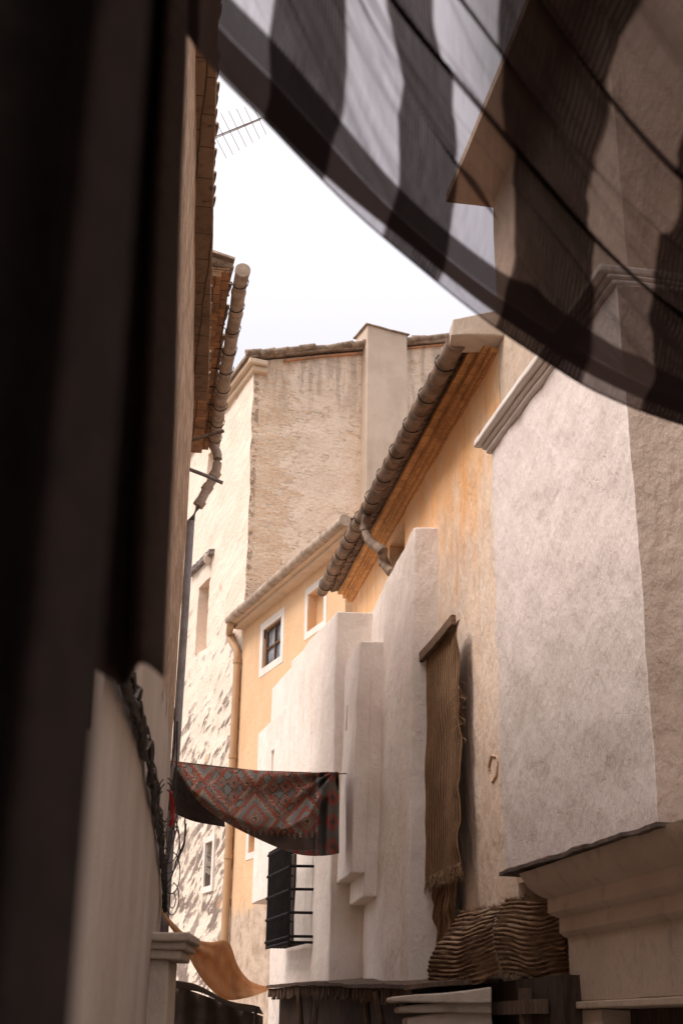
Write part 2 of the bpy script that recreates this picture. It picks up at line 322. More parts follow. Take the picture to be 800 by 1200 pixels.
def m_gauze():
    t = NT('striped_gauze'); U = t.uv(); s = t.n('ShaderNodeSeparateXYZ', {0: U}); u, v = s.outputs[0], s.outputs[1]
    wob = t.math('MULTIPLY', t.math('SUBTRACT', t.noise(t.mapd(U, (1, 1, 1)), 2.2, 2), .5), .22)
    ph = t.math('FRACT', t.math('DIVIDE', t.math('ADD', t.math('SUBTRACT', u, 1.46), wob), .53))
    stripe = t.math('MULTIPLY', t.ss(ph, .0, .03), t.math('SUBTRACT', 1.0, t.ss(t.math('SUBTRACT', ph, t.math('MULTIPLY', t.ss(u, 2.3, 2.7), .08)), .50, .53)))        # 1 = dark stripe
    weave = t.math('SINE', t.math('MULTIPLY', t.math('ADD', u, t.math('MULTIPLY', t.noise(U, 9, 3), .005)), 6.2832/.0145))
    weave = t.math('MULTIPLY_ADD', weave, .5, .5)
    slub = t.noise(t.mapd(U, (150, 9, 1)), 1.0, 3, .6)
    fine = t.noise(t.mapd(U, (60, 60, 1)), 3.0, 2)
    t_light = t.math('MULTIPLY_ADD', slub, .36, .23)
    t_dark = t.math('MULTIPLY', t.math('MULTIPLY_ADD', weave, .11, .008), t.math('MULTIPLY_ADD', slub, 1.7, .05))
    tr = t.math('ADD', t.math('MULTIPLY', t_light, t.math('SUBTRACT', 1.0, stripe)), t.math('MULTIPLY', t_dark, stripe))
    cu = t.math('ADD', v, t.math('MULTIPLY', u, .42))
    cc_ = t.n('ShaderNodeCombineXYZ', {0: t.math('MULTIPLY', cu, 9.0), 1: t.math('MULTIPLY', u, .9), 2: 0.0}).outputs[0]
    cr = t.ss(t.noise(cc_, 1.0, 5, .6, .4), .50, .66)
    cr2 = t.ss(t.noise(t.mapd(cc_, (3.2, 1.2, 1), loc=(4, 2, 0)), 1.0, 4, .6), .54, .66)
    tr = t.math('MULTIPLY', tr, t.math('SUBTRACT', 1.0, t.math('MULTIPLY', cr, .42)))
    tr = t.math('MULTIPLY', tr, t.math('SUBTRACT', 1.0, t.math('MULTIPLY', cr2, .30)))
    # the cloth is woven denser towards its right hand side
    tr = t.math('MULTIPLY', tr, t.math('SUBTRACT', 1.0, t.math('MULTIPLY', t.ss(t.math('ADD', u, t.math('MULTIPLY', v, .30)), 2.45, 2.80), .58)))
    # hem: a doubled band a little way in from the edge, solid at its outer side
    h1 = t.math('MULTIPLY', t.ss(t.math('SUBTRACT', v, t.math('MULTIPLY', t.ss(u, 1.5, 2.2), .035)), .004, .012), t.math('SUBTRACT', 1.0, t.ss(v, .092, .10)))
    h2 = t.math('MULTIPLY', t.ss(v, .092, .10), t.math('SUBTRACT', 1.0, t.ss(v, .165, .175)))
    tr = t.math('MULTIPLY', tr, t.math('SUBTRACT', 1.0, t.math('MULTIPLY', h1, .985)))
    tr = t.math('MULTIPLY', tr, t.math('SUBTRACT', 1.0, t.math('MULTIPLY', h2, .90)))
    e0 = t.math('SUBTRACT', 1.0, t.ss(v, .004, .010))
    tr = t.math('MULTIPLY', tr, t.math('SUBTRACT', 1.0, t.math('MULTIPLY', e0, .9)))
    cc = t.n('ShaderNodeCombineXYZ', {0: tr, 1: t.math('MULTIPLY', tr, .955), 2: t.math('MULTIPLY', tr, 1.0)}).outputs[0]
    tp = t.n('ShaderNodeBsdfTransparent', {'Color': cc})
    dc = t.mix(stripe, (.060, .040, .034), (.014, .009, .008))
    df = t.n('ShaderNodeBsdfDiffuse', {'Color': dc}); tl = t.n('ShaderNodeBsdfTranslucent', {'Color': dc})
    body = t.n('ShaderNodeMixShader', {0: .4, 1: df.outputs[0], 2: tl.outputs[0]})
    ad = t.n('ShaderNodeMixShader', {0: t.math('SUBTRACT', 1.0, tr), 1: tp.outputs[0], 2: body.outputs[0]})
    # transparent part carries its own tint, so full weight
    tp2 = t.n('ShaderNodeBsdfTransparent', {'Color': t.mix(stripe, (1, .945, .955), (1, .84, .80))})
    ad = t.n('ShaderNodeMixShader', {0: t.math('SUBTRACT', 1.0, tr), 1: tp2.outputs[0], 2: body.outputs[0]})
    t.t.links.new(ad.outputs[0], t.out.inputs[0]); return t.m
M['gauze'] = m_gauze()

def m_glass():
    t = NT('window_pane'); P = t.pos()
    c = t.mix(t.ss(t.noise(P, 2.5, 3), .4, .6), (.16, .18, .21), (.30, .33, .37))
    return t.fin(c, .12, None, .8)
M['glass'] = m_glass()
def m_street():
    t = NT('worn_stone_paving'); P = t.pos()
    b = t.n('ShaderNodeTexBrick', {'Vector': P, 'Scale': 1.0, 'Mortar Size': .015, 'Brick Width': .6, 'Row Height': .35, 'Color1': (.38, .32, .26, 1), 'Color2': (.29, .24, .195, 1), 'Mortar': (.08, .065, .05, 1)})
    col = t.mix(t.math('MULTIPLY', t.ss(t.noise(P, 2, 5), .45, .65), .5), b.outputs[0], (.13, .10, .08))
    return t.fin(col, .8, t.bump(b.outputs[1], -.01), .3)
M['street'] = m_street()

# ------------------------------------------------------------------ mesh helpers
def thing(name, label, cat, loc=(0, 0, 0), group=None):
    o = bpy.data.objects.new(name, None); C.objects.link(o); o.location = loc; o.empty_display_size = .3
    o['label'] = label; o['category'] = cat
    if group: o['group'] = group
    return o
def tag(o, label, cat, group=None):
    o['label'] = label; o['category'] = cat
    if group: o['group'] = group
    return o
def auto_uv(bm, line=None):
    cand = None
    if line: tt = Vector((line.b, 1, 0)).normalized(); cand = (tt, Vector((tt.y, -tt.x, 0)))
    L = bm.loops.layers.uv.get('UVMap') or bm.loops.layers.uv.new('UVMap')
    for f in bm.faces:
        n = f.normal
        if abs(n.z) > .75:
            for l in f.loops: l[L].uv = (l.vert.co.x*-.16+l.vert.co.y*.987, l.vert.co.x*.987+l.vert.co.y*.16)
        else:
            h = Vector((-n.y, n.x, 0)).normalized()
            if cand: h = max(cand, key=lambda c: abs(c.dot(h)))
            for l in f.loops: l[L].uv = (l.vert.co.dot(h), l.vert.co.z)
def obj(name, bm, mats, parent=None, uv=True, smooth=True, bevel=0, angle=50, line=None):
    bm.normal_update()
    if uv: auto_uv(bm, line)
    me = bpy.data.meshes.new(name); bm.to_mesh(me); bm.free()
    for m in (mats if isinstance(mats, (list, tuple)) else [mats]): me.materials.append(m)
    if smooth:
        for p in me.polygons: p.use_smooth = True
        me.set_sharp_from_angle(angle=R_(angle))
    o = bpy.data.objects.new(name, me); C.objects.link(o)
    if parent:
        bpy.context.view_layer.update()
        o.parent = parent; o.matrix_parent_inverse = Matrix.Translation(parent_loc(parent)).inverted()
    if bevel:
        b = o.modifiers.new('bevel', 'BEVEL'); b.width = bevel; b.segments = 3; b.limit_method = 'ANGLE'; b.angle_limit = R_(50)
    return o
def parent_loc(p):
    v = Vector(p.location) if p.type == 'EMPTY' else Vector((0, 0, 0))
    return v
def lin(n): return [i/n for i in range(n+1)]
def jit(p, amp, f=1.3):
    if not amp: return p
    return p + noise.noise_vector(p*f)*amp + noise.noise_vector(p*f*4.1)*amp*.4
def hexa(bot, top, step=.3, jitter=0, holes=(), bm=None, sidemat=0, freq=1.3):
    """box on 8 corners: bot/top = 4 points, 0->1 is the street face, 3,2 lie behind. holes = (u0,u1,v0,v1,depth) on the street face."""
    bm = bm or bmesh.new()
    bot = [Vector(p) for p in bot]; top = [Vector(p) for p in top]
    def P(u, v, w):
        a = bot[0].lerp(bot[1], u).lerp(bot[3].lerp(bot[2], u), w)
        b = top[0].lerp(top[1], u).lerp(top[3].lerp(top[2], u), w)
        return a.lerp(b, v)
    lu = max((bot[1]-bot[0]).length, (top[1]-top[0]).length); lw = (bot[3]-bot[0]).length; lv = (top[0]-bot[0]).length
    def cuts(l, extra):
        s = lin(max(1, round(l/step)))
        for e in extra: s = [x for x in s if abs(x-e) > .25*step/l or x in (0, 1)] + [e]
        return sorted(set(s))
    us = cuts(lu, [h[i] for h in holes for i in (0, 1)]); vs = cuts(lv, [h[i] for h in holes for i in (2, 3)])
    ws = lin(max(1, min(4, round(lw/step))))
    cache = {}
    def V(u, v, w):
        k = (round(u, 5), round(v, 5), round(w, 5))
        if k not in cache: cache[k] = bm.verts.new(jit(P(u, v, w), jitter, freq))
        return cache[k]
    def face(q, mi=0):
        try: f = bm.faces.new([V(*x) for x in q]); f.material_index = mi
        except ValueError: pass
    inh = lambda u, v: any(h[0] < u < h[1] and h[2] < v < h[3] for h in holes)
    for a, b in zip(us, us[1:]):
        for c, d in zip(vs, vs[1:]):
            if not inh((a+b)/2, (c+d)/2): face([(a, c, 0), (b, c, 0), (b, d, 0), (a, d, 0)])
            face([(a, c, 1), (a, d, 1), (b, d, 1), (b, c, 1)])
        for e, f in zip(ws, ws[1:]):
            face([(a, 0, e), (a, 0, f), (b, 0, f), (b, 0, e)]); face([(a, 1, e), (b, 1, e), (b, 1, f), (a, 1, f)])
    for c, d in zip(vs, vs[1:]):
        for e, f in zip(ws, ws[1:]):
            face([(0, c, e), (0, d, e), (0, d, f), (0, c, f)], sidemat); face([(1, c, e), (1, c, f), (1, d, f), (1, d, e)])
    for u0, u1, v0, v1, dep in holes:
        w = dep/lw
        uu = [x for x in us if u0-1e-6 <= x <= u1+1e-6]; vv = [x for x in vs if v0-1e-6 <= x <= v1+1e-6]
        for a, b in zip(uu, uu[1:]):
            face([(a, v0, 0), (b, v0, 0), (b, v0, w), (a, v0, w)], 0); face([(a, v1, 0), (a, v1, w), (b, v1, w), (b, v1, 0)], 0)
            for c, d in zip(vv, vv[1:]): face([(a, c, w), (b, c, w), (b, d, w), (a, d, w)], len(holes) and 2 if sidemat else 1)
        for c, d in zip(vv, vv[1:]):
            face([(u0, c, 0), (u0, c, w), (u0, d, w), (u0, d, 0)], 0); face([(u1, c, 0), (u1, d, 0), (u1, d, w), (u1, c, w)], 0)
    bmesh.ops.recalc_face_normals(bm, faces=bm.faces)
    return bm
def box(x0, x1, y0, y1, z0, z1, **k):
    b = [(x0, y1, z0), (x0, y0, z0), (x1, y0, z0), (x1, y1, z0)]
    return hexa(b, [(p[0], p[1], z1) for p in b], **k)
def wallbox(L, Y0, Y1, z0, z1, depth, off=0, **k):
    """box along a plan line, its street face `off` metres proud of it, running `depth` back towards +X"""
    n = Vector((1, -L.b, 0)).normalized()
    a = L.p(Y1)-n*off; b = L.p(Y0)-n*off
    q = [a, b, b+n*depth, a+n*depth]
    zs = z0 if isinstance(z0, (tuple, list)) else (z0, z0); zt = z1 if isinstance(z1, (tuple, list)) else (z1, z1)
    zz = [zs[1], zs[0], zs[0], zs[1]]; zq = [zt[1], zt[0], zt[0], zt[1]]
    return hexa([Vector((p.x, p.y, zz[i])) for i, p in enumerate(q)], [Vector((p.x, p.y, zq[i])) for i, p in enumerate(q)], **k)
def tube(bm, pts, r, seg=8, cap=True, closed=False):
    pts = [Vector(p) for p in pts]; rings = []
    rs = r if isinstance(r, (list, tuple)) else [r]*len(pts)
    up = Vector((0, 0, 1))
    for i, p in enumerate(pts):
        d = (pts[min(i+1, len(pts)-1)]-pts[max(i-1, 0)]).normalized()
        a = d.cross(up)
        if a.length < .05: a = d.cross(Vector((1, 0, 0)))
        a.normalize(); b = d.cross(a)
        rings.append([bm.verts.new(p+(a*math.cos(2*math.pi*k/seg)+b*math.sin(2*math.pi*k/seg))*rs[i]) for k in range(seg)])
    for r0, r1 in zip(rings, rings[1:]):
        for k in range(seg): bm.faces.new([r0[k], r0[(k+1) % seg], r1[(k+1) % seg], r1[k]])
    if cap: bm.faces.new(rings[0][::-1]); bm.faces.new(rings[-1])
    return bm
def smoothpath(pts, n=6):
    pts = [Vector(p) for p in pts]; out = []
    for i in range(len(pts)-1):
        p0 = pts[max(i-1, 0)]; p1 = pts[i]; p2 = pts[i+1]; p3 = pts[min(i+2, len(pts)-1)]
        for k in range(n):
            t = k/n
            out.append(.5*((2*p1)+(p2-p0)*t+(2*p0-5*p1+4*p2-p3)*t*t+(3*p1-p0-3*p2+p3)*t**3))
    out.append(pts[-1]); return out
def gutter_bm(a, b, r, seglen=.9, wob=.010, flare=1.09):
    """round clay pipes pushed into one another"""
    bm = bmesh.new(); a = Vector(a); b = Vector(b); L = (b-a).length; n = max(1, round(L/seglen)); d = (b-a)/n
    rnd = random.Random(int(L*100))
    offs = [Vector((rnd.uniform(-wob, wob), 0, rnd.uniform(-wob, wob))) for _ in range(n+1)]
    for i in range(n):
        p = a+d*i+offs[i]; q = a+d*(i+1)+offs[i+1]; e = (q-p).normalized()
        tube(bm, [p, p+e*.06, p+e*.075, p+(q-p)*.5, q+e*.02], [r*flare, r*flare, r*1.01, r*1.0, r*.97], 14)
    return bm
def tiles_bm(a, b, out, r=.09, spacing=.2, length=.45, slope=.3, rows=1, thick=.015, seed=1, concave=False):
    """a row of half round clay tiles along a->b, mouths facing `out`"""
    bm = bmesh.new(); a = Vector(a); b = Vector(b); n = max(1, round((b-a).length/spacing)); along = (b-a).normalized()
    rnd = random.Random(seed); out = Vector(out).normalized(); back = (-out+Vector((0, 0, slope))).normalized(); up = back.cross(along)
    if up.z < 0: up = -up
    for r_ in range(rows):
        for i in range(n+1):
            c = a+along*((b-a).length*i/n)+along*rnd.uniform(-.015, .015)-back*rnd.uniform(-.03, .03)+back*(length*.8*r_)+up*(.02*r_)
            kk = rnd.uniform(.92, 1.06)
            for sgn, cc in ((1, c), (-1, c+along*spacing*.5+up*-.01)):
                ring = []
                for e in (0, 1):
                    o = []; q = []
                    for s in range(7):
                        an = math.pi*s/6
                        v = along*math.cos(an)*r*kk*(1-.12*e)+up*(sgn*math.sin(an)*r*kk*.8)
                        o.append(bm.verts.new(cc+back*(length*e)+v)); q.append(bm.verts.new(cc+back*(length*e)+v*(1-thick/r)))
                    ring.append((o, q))
                (o0, q0), (o1, q1) = ring
                for s in range(6):
                    bm.faces.new([o0[s], o0[s+1], o1[s+1], o1[s]]); bm.faces.new([q0[s+1], q0[s], q1[s], q1[s+1]])
                    bm.faces.new([o0[s+1], o0[s], q0[s], q0[s+1]])
    bmesh.ops.recalc_face_normals(bm, faces=bm.faces)
    return bm
def join(*bms):
    r = bmesh.new()
    for b in bms:
        me = bpy.data.meshes.new('tmp'); b.to_mesh(me); b.free(); r.from_mesh(me); bpy.data.meshes.remove(me)
    return r
def sheet(P, nu, nv, thick=0, uvf=None, hole=None):
    """grid surface P(s,t); thick gives it a back"""
    bm = bmesh.new(); L = bm.loops.layers.uv.new('UVMap')
    g = [[bm.verts.new(P(i/nu, j/nv)) for j in range(nv+1)] for i in range(nu+1)]
    for i in range(nu):
        for j in range(nv):
            if hole and hole((i+.5)/nu, (j+.5)/nv): continue
            f = bm.faces.new([g[i][j], g[i+1][j], g[i+1][j+1], g[i][j+1]])
            for l, (a, b) in zip(f.loops, ((i, j), (i+1, j), (i+1, j+1), (i, j+1))):
                l[L].uv = uvf(a/nu, b/nv) if uvf else (a/nu, b/nv)
    bm.verts.ensure_lookup_table()
    loose = [v for v in bm.verts if not v.link_faces]
    bmesh.ops.delete(bm, geom=loose, context='VERTS')
    return bm
def solid(o, t):
    m = o.modifiers.new('solid', 'SOLIDIFY'); m.thickness = t; m.offset = 0; return o

# ------------------------------------------------------------------ plan of the street
LL1 = Line(-.415, -.1039)      # first house on the left
LL2 = Line(.19, -.1427)        # second house on the left
LO = Line(4.63, -.1663)        # ochre house on the right
LB = Line(4.82, -.20)          # whitewashed bay, nearest on the right
LY = Line(11.5, -.4162)        # yellow house and tall house at the bend
bY = -.4162
nY = Vector((1, -bY, 0)).normalized(); tY = Vector((bY, 1, 0)).normalized()

g = bmesh.new()
g.faces.new([g.verts.new(p) for p in ((-90, -60, 0), (90, -60, 0), (90, 200, 0), (-90, 200, 0))])
s_ = obj('street', g, M['street']); s_['kind'] = 'structure'

# ---------------------------------------------- left house 1: rubble stone, brown eave
h1 = thing('stone_house', 'tan rubble stone house with a pale limewashed lower wall along the left side', 'house', (-1.3, 8, 0))
ZE1 = 8.12+H
def lhex(L, Y0, Y1, z0, z1, depth, off=0, **k):     # mirror of wallbox: street face on +X side
    n = Vector((1, -L.b, 0)).normalized(); a = L.p(Y0)+n*off; b = L.p(Y1)+n*off
    q = [a, b, b-n*depth, a-n*depth]
    return hexa([Vector((p.x, p.y, z0)) for p in q], [Vector((p.x, p.y, z1)) for p in q], **k)
obj('wall', lhex(LL1, -4, 16, 0, ZE1, 4, step=.16, jitter=.014, freq=1.1), M['left'], h1)
obj('eave_soffit', lhex(LL1, -4, 15.9, ZE1-.02, ZE1+.10, .8, off=.19, step=.3, jitter=.012), M['soffit_brown'], h1, bevel=.01)
n1 = Vector((1, .1039, 0)).normalized()
obj('roof', tiles_bm(LL1.p(-4, ZE1+.16)+n1*.17, LL1.p(15.9, ZE1+.16)+n1*.17, n1, rows=3, seed=3), M['tile_old'], h1)

# ---------------------------------------------- left house 2: gutter, s bend, grey pipe
h2 = thing('gutter_house', 'taller house behind the stone one with rust coloured eave and clay gutter', 'house', (-2.3, 18, 0))
G2a = atY(284, 316, 16.0); G2b = atY(251, 522, 16.0*1.371)
ZG2 = G2a.z
obj('wall', lhex(LL2, 16.15, 22.3, 0, ZG2-.12, 4, step=.3, jitter=.02), M['beige_wall'], h2)
n2 = Vector((1, .1427, 0)).normalized()
for k, (o_, z_) in enumerate(((.30, -.10), (.42, -.02))):
    obj('eave_soffit', lhex(LL2, 16.0, 22.2, ZG2+z_, ZG2+z_+.078, 1.0, off=o_, step=.3, jitter=.012), M['soffit_rust'], h2, bevel=.008)
obj('roof', tiles_bm(LL2.p(16.0, ZG2+.16)+n2*.44, LL2.p(22.2, ZG2+.16)+n2*.44, n2, rows=4, seed=5, r=.1, spacing=.22), M['tile_old'], h2)
gu = obj('gutter', gutter_bm(G2a, G2b, .105, .62), M['clay_light'], h2)
for k in range(9):
    bm = bmesh.new(); c = G2a.lerp(G2b, (k+.5)/9); d = (G2b-G2a).normalized()
    pts = [c+Vector((math.cos(a), 0, math.sin(a)))*.122 for a in [R_(20-x*22) for x in range(10)]]
    tube(bm, pts+[c+Vector((-.3, 0, .02))], .008, 6); obj('gutter_strap', bm, M['iron'], gu)
pp = [G2b+Vector((-.02, -.25, -.08)), atY(255, 534, 21.6), atY(252, 556, 21.6), atY(243, 572, 21.6), atY(234, 590, 21.5), atY(229, 606, 21.5), atY(222.5, 640, 21.5)]
low = atY(202.5, 950, 21.5)
dp = obj('downpipe', tube(bmesh.new(), smoothpath(pp[:5], 5), .085, 12), M['clay_light'], h2)
for c in (pp[2], pp[3], pp[4]): obj('collar', tube(bmesh.new(), [c+Vector((.03, 0, .05)), c-Vector((.03, 0, .05))], .105, 12), M['clay_light'], dp)
q = pp[4]; base = Vector((low.x-.02, 21.5, 0))
obj('lower_pipe', tube(bmesh.new(), [q, Vector((base.x+.02, 21.5, q.z-.35)), Vector((base.x, 21.5, 0.05))], .07, 12), M['zinc'], h2)
w2 = LL2.at(221, 545)
for (x1, y1, x2, y2, r) in ((219, 549, 261, 566, .03), (219, 518, 262, 505, .028)):
    a = atY(x1, y1, 17.2); b = atY(x2, y2, 17.4)
    obj('pole', tube(bmesh.new(), [a+(a-b)*.2, a.lerp(b, .5)+Vector((0, 0, .01)), b], r, 8), M['steel'] if y2 > y1 else M['wood'], h2)

# ---------------------------------------------- tall house with brick side (end of the street)
tw = thing('tall_house', 'tall cream house closing the street with bare brick side wall, chimney and mottled front', 'house', (-2.7, 34, 0))
c0 = LY.p(34.05)                      # street corner
c1 = LY.p(42.5)
wdt = 9.0
ZT = .5384*34.05+H+.35
d1 = c0+nY*wdt; d2 = c1+nY*wdt
def uvh(px, py): p = LY.at(px, py); return p
def fr(p): return 1-(p.y-34.05)/(42.5-34.05)
# corners ordered: 0 = far end of front, 1 = street corner, 2 = behind corner (side wall), 3
topz = [ZT, ZT, ZT+3.0, ZT+3.0]
B4 = [c1, c0, d1, d2]
def hole(px0, py0, px1, py1, dep, L, YA, YB, z0, z1):
    a = L.at(px0, py0); b = L.at(px1, py1)
    ua = (YB-a.y)/(YB-YA); ub = (YB-b.y)/(YB-YA); u0, u1 = sorted((ua, ub)); v0, v1 = sorted(((a.z-z0)/(z1-z0), (b.z-z0)/(z1-z0)))
    return (u0, u1, v0, v1, dep)
ht = [hole(228, 770, 246, 676, .45, LY, 34.05, 42.5, 0, ZT), hole(242, 575, 254, 520, .40, LY, 34.05, 42.5, 0, ZT), hole(240, 1040, 251, 985, .35, LY, 34.05, 42.5, 0, ZT)]
bm = hexa(B4, [Vector((p.x, p.y, topz[i])) for i, p in enumerate(B4)], step=.22, jitter=.04, holes=ht, freq=1.6)
for f in bm.faces:                    # side wall facing the camera shows brick
    c = f.calc_center_median()
    if abs(f.normal.dot(tY)) > .7 and (c-c0).dot(tY) < .08: f.material_index = 2
    elif f.material_index == 1: f.material_index = 1
wobj = obj('wall', bm, [M['tower'], M['jamb'], M['brickside']], tw, line=LY)
# front cornice
obj('cornice', wallbox(LY, 33.9, 42.5, ZT-.38, ZT-.2, .5, off=.12, step=.5, jitter=.02), M['eave_cream'], tw, bevel=.03)
obj('cornice', wallbox(LY, 33.8, 42.5, ZT-.19, ZT-.02, .6, off=.26, step=.5, jitter=.02), M['eave_cream'], tw, bevel=.03)
# rake of the roof over the side wall
e0 = c0-nY*.35-tY*.18; e1 = d1-tY*.18
def zt(t): return ZT+3.0*(t/wdt)
bm = hexa([Vector((e0.x, e0.y, ZT-.02)), Vector((e1.x, e1.y, ZT+2.98)), Vector((e1.x, e1.y, ZT+2.98))+tY*6, Vector((e0.x, e0.y, ZT-.02))+tY*6],
          [Vector((e0.x, e0.y, ZT+.10)), Vector((e1.x, e1.y, ZT+3.10)), Vector((e1.x, e1.y, ZT+3.10))+tY*6, Vector((e0.x, e0.y, ZT+.10))+tY*6], step=.35, jitter=.03)
obj('roof', bm, M['tile_old'], tw)
bm = bmesh.new(); rnd = random.Random(11)
n = 22
for i in range(n):
    a = e0.lerp(e1, i/n)-tY*rnd.uniform(-.04, .06); b = e0.lerp(e1, (i+1.12)/n)-tY*rnd.uniform(-.04, .06); za = ZT+3*(i/n)+.10+rnd.uniform(-.03, .05); zb = ZT+3*((i+1.12)/n)+.14+rnd.uniform(-.03, .05)
    tube(bm, [Vector((a.x, a.y, za)), Vector((b.x, b.y, zb))], [.10, .085], 8)
obj('verge_tile', bm, M['tile_old'], tw)
obj('tile_course', hexa([Vector((p.x, p.y, z)) for p, z in ((c0+nY*.9-tY*.09, zt(.9)-.10), (d1-tY*.09, ZT+2.90), (d1+tY*.05, ZT+2.90), (c0+nY*.9+tY*.05, zt(.9)-.10))],
                        [Vector((p.x, p.y, z)) for p, z in ((c0+nY*.9-tY*.09, zt(.9)-.04), (d1-tY*.09, ZT+2.96), (d1+tY*.05, ZT+2.96), (c0+nY*.9+tY*.05, zt(.9)-.04))], step=.3, jitter=.015), M['tile'], tw)
# chimney breast
def side_t(px, py):                   # distance along the side wall
    d = ray(px, py); # solve c0+nY*t = d*k in plan
    det = nY.x*(-d.y)-(-d.x)*nY.y
    t = ((-c0.x)*(-d.y)-(-d.x)*(-c0.y))/det; k = (c0.y+nY.y*t); return t, d.z*k+H
t0, zc = side_t(424, 388); t1, zc1 = side_t(470, 390)
ca = c0+nY*t0-tY*.42; cb = c0+nY*t1-tY*.42
bm = hexa([(*ca.xy, 8.0), (*cb.xy, 8.0), (*(cb+tY*.9).xy, 8.0), (*(ca+tY*.9).xy, 8.0)], [(*ca.xy, zc), (*cb.xy, zc-.05), (*(cb+tY*.9).xy, zc), (*(ca+tY*.9).xy, zc)], step=.3, jitter=.015)
chim = obj('chimney', bm, M['chimney'], tw, bevel=.02)
u_ = .06
bm = hexa([(*(ca-nY*u_-tY*u_).xy, zc), (*(cb+nY*u_-tY*u_).xy, zc-.05), (*(cb+nY*u_+tY).xy, zc), (*(ca-nY*u_+tY).xy, zc)],
          [(*(ca-nY*u_-tY*u_).xy, zc+.035), (*(cb+nY*u_-tY*u_).xy, zc-.015), (*(cb+nY*u_+tY).xy, zc+.03), (*(ca-nY*u_+tY).xy, zc+.035)], step=.1, jitter=.02, freq=4)
obj('chimney_cap', bm, M['tile_old'], chim)
# windows of the tall house
def win_fill(L, h, YA, YB, z0, z1, mat, parent, dep, name='window', frame=None, bars=(1, 1), fr_w=.05, pane=None):
    y1 = YB-h[0]*(YB-YA); y0 = YB-h[1]*(YB-YA); za = z0+h[2]*(z1-z0); zb = z0+h[3]*(z1-z0)
    n = Vector((1, -L.b, 0)).normalized()
    def q(Y, z, o): p = L.p(Y)+n*o; return Vector((p.x, p.y, z))
    bm = bmesh.new(); bm.faces.new([bm.verts.new(v) for v in (q(y0, za, dep), q(y1, za, dep), q(y1, zb, dep), q(y0, zb, dep))])
    fo = None
    if frame:
        parts = []
        def bar(ya, yb, z_a, z_b, o=.0):
            parts.append(hexa([q(yb, z_a, dep-.07-o), q(ya, z_a, dep-.07-o), q(ya, z_a, dep-.005), q(yb, z_a, dep-.005)], [q(yb, z_b, dep-.07-o), q(ya, z_b, dep-.07-o), q(ya, z_b, dep-.005), q(yb, z_b, dep-.005)], step=5))
        bar(y0, y1, za, za+fr_w); bar(y0, y1, zb-fr_w, zb); bar(y0, y0+fr_w*1.4, za+fr_w, zb-fr_w); bar(y1-fr_w*1.4, y1, za+fr_w, zb-fr_w)
        for i in range(1, bars[0]): c = y0+(y1-y0)*i/bars[0]; bar(c-fr_w*.45, c+fr_w*.45, za+fr_w, zb-fr_w, -.01)
        for i in range(1, bars[1]): c = za+(zb-za)*i/bars[1]; bar(y0+fr_w*1.4, y1-fr_w*1.4, c-fr_w*.4, c+fr_w*.4, -.02)
        fo = obj(name, join(*parts), frame, parent)
        obj('pane', bm, mat, fo)
    else: fo = obj(name, bm, mat, parent)
    return fo
win_fill(LY, ht[2], 34.05, 42.5, 0, ZT, M['dark_in'], tw, .33, frame=M['wood_dark'], bars=(1, 2))
def surround(L, px0, py0, px1, py1, w, parent, mat, proud=.03, depth=.04, YA=0):
    """flat plaster band round an opening given by two opposite pixels"""
    a = L.at(px0, py0); b = L.at(px1, py1); y0, y1 = sorted((a.y, b.y)); z0, z1 = sorted((a.z, b.z))
    bs = [wallbox(L, y0-w, y1+w, z1, z1+w, depth, off=proud, step=5), wallbox(L, y0-w, y1+w, z0-w, z0, depth, off=proud, step=5),
          wallbox(L, y0-w, y0, z0, z1, depth, off=proud, step=5), wallbox(L, y1, y1+w, z0, z1, depth, off=proud, step=5)]
    return obj('window_surround', join(*bs), mat, parent)
surround(LY, 240, 1040, 251, 985, .16, tw, M['whitetrim'], .05, .1)
a = LY.at(228, 672); b = LY.at(250, 655)
lt = obj('lintel', wallbox(LY, b.y-.1, a.y+.2, a.z-.05, a.z+.12, .3, off=.16, step=.12, jitter=.03, freq=5), M['slate'], tw)
bm = bmesh.new(); bmesh.ops.create_icosphere(bm, subdivisions=3, radius=.16)
for v in bm.verts: v.co = v.co*(1+.35*noise.noise(v.co*9)); v.co.z *= 1.2
bmesh.ops.translate(bm, verts=bm.verts, vec=LY.at(247, 655)-nY*.05)
obj('stone', bm, M['shade_trim'], tw)

# ---------------------------------------------- yellow house
yh = thing('yellow_house', 'low yellow painted house with white framed windows under a pale clay gutter', 'house', (-1.5, 31, 0))
YA, YB = 27.35, 34.02
GYa = Line(11.0, bY).at(404, 609); GYb = Line(11.0, bY).at(268, 727)
ZY = (GYa.z+GYb.z)/2-.2
W1 = hole(307, 784, 330, 722, .16, LY, YA, YB, 0, ZY); W2 = hole(360, 741, 380, 682, .22, LY, YA, YB, 0, ZY); W3 = hole(291, 1000, 303, 972, .16, LY, YA, YB, 0, ZY)
bm = wallbox(LY, YA, YB, 0, ZY, 5, step=.35, jitter=.008, holes=[W1, W2, W3])
t = NT('yellow_paint_over_pale_base'); P = t.pos(); z = t.n('ShaderNodeSeparateXYZ', {0: P}).outputs[2]
e = t.math('ADD', z, t.math('MULTIPLY', t.noise(t.mapd(P, (3, 3, .6)), 1.8, 6, .65), 1.5))
k = t.math('SUBTRACT', 1.0, t.ss(e, 5.15, 5.25))
col = t.mix(t.ss(t.noise(P, 1.0, 5), .38, .66), (.72, .48, .29), (.66, .435, .26))
col = t.mix(t.math('MULTIPLY', t.ss(t.noise(t.mapd(P, (3, 3, .3)), 1.6, 5), .52, .75), .25), col, (.42, .27, .15))
pale = t.mix(t.ss(t.noise(P, 3.0, 6, .7), .40, .66), (.56, .44, .34), (.38, .28, .21))
col = t.mix(k, col, pale)
M['yellow2'] = t.fin(col, .9, t.bump(t.noise(P, 6, 5), .02), .12)
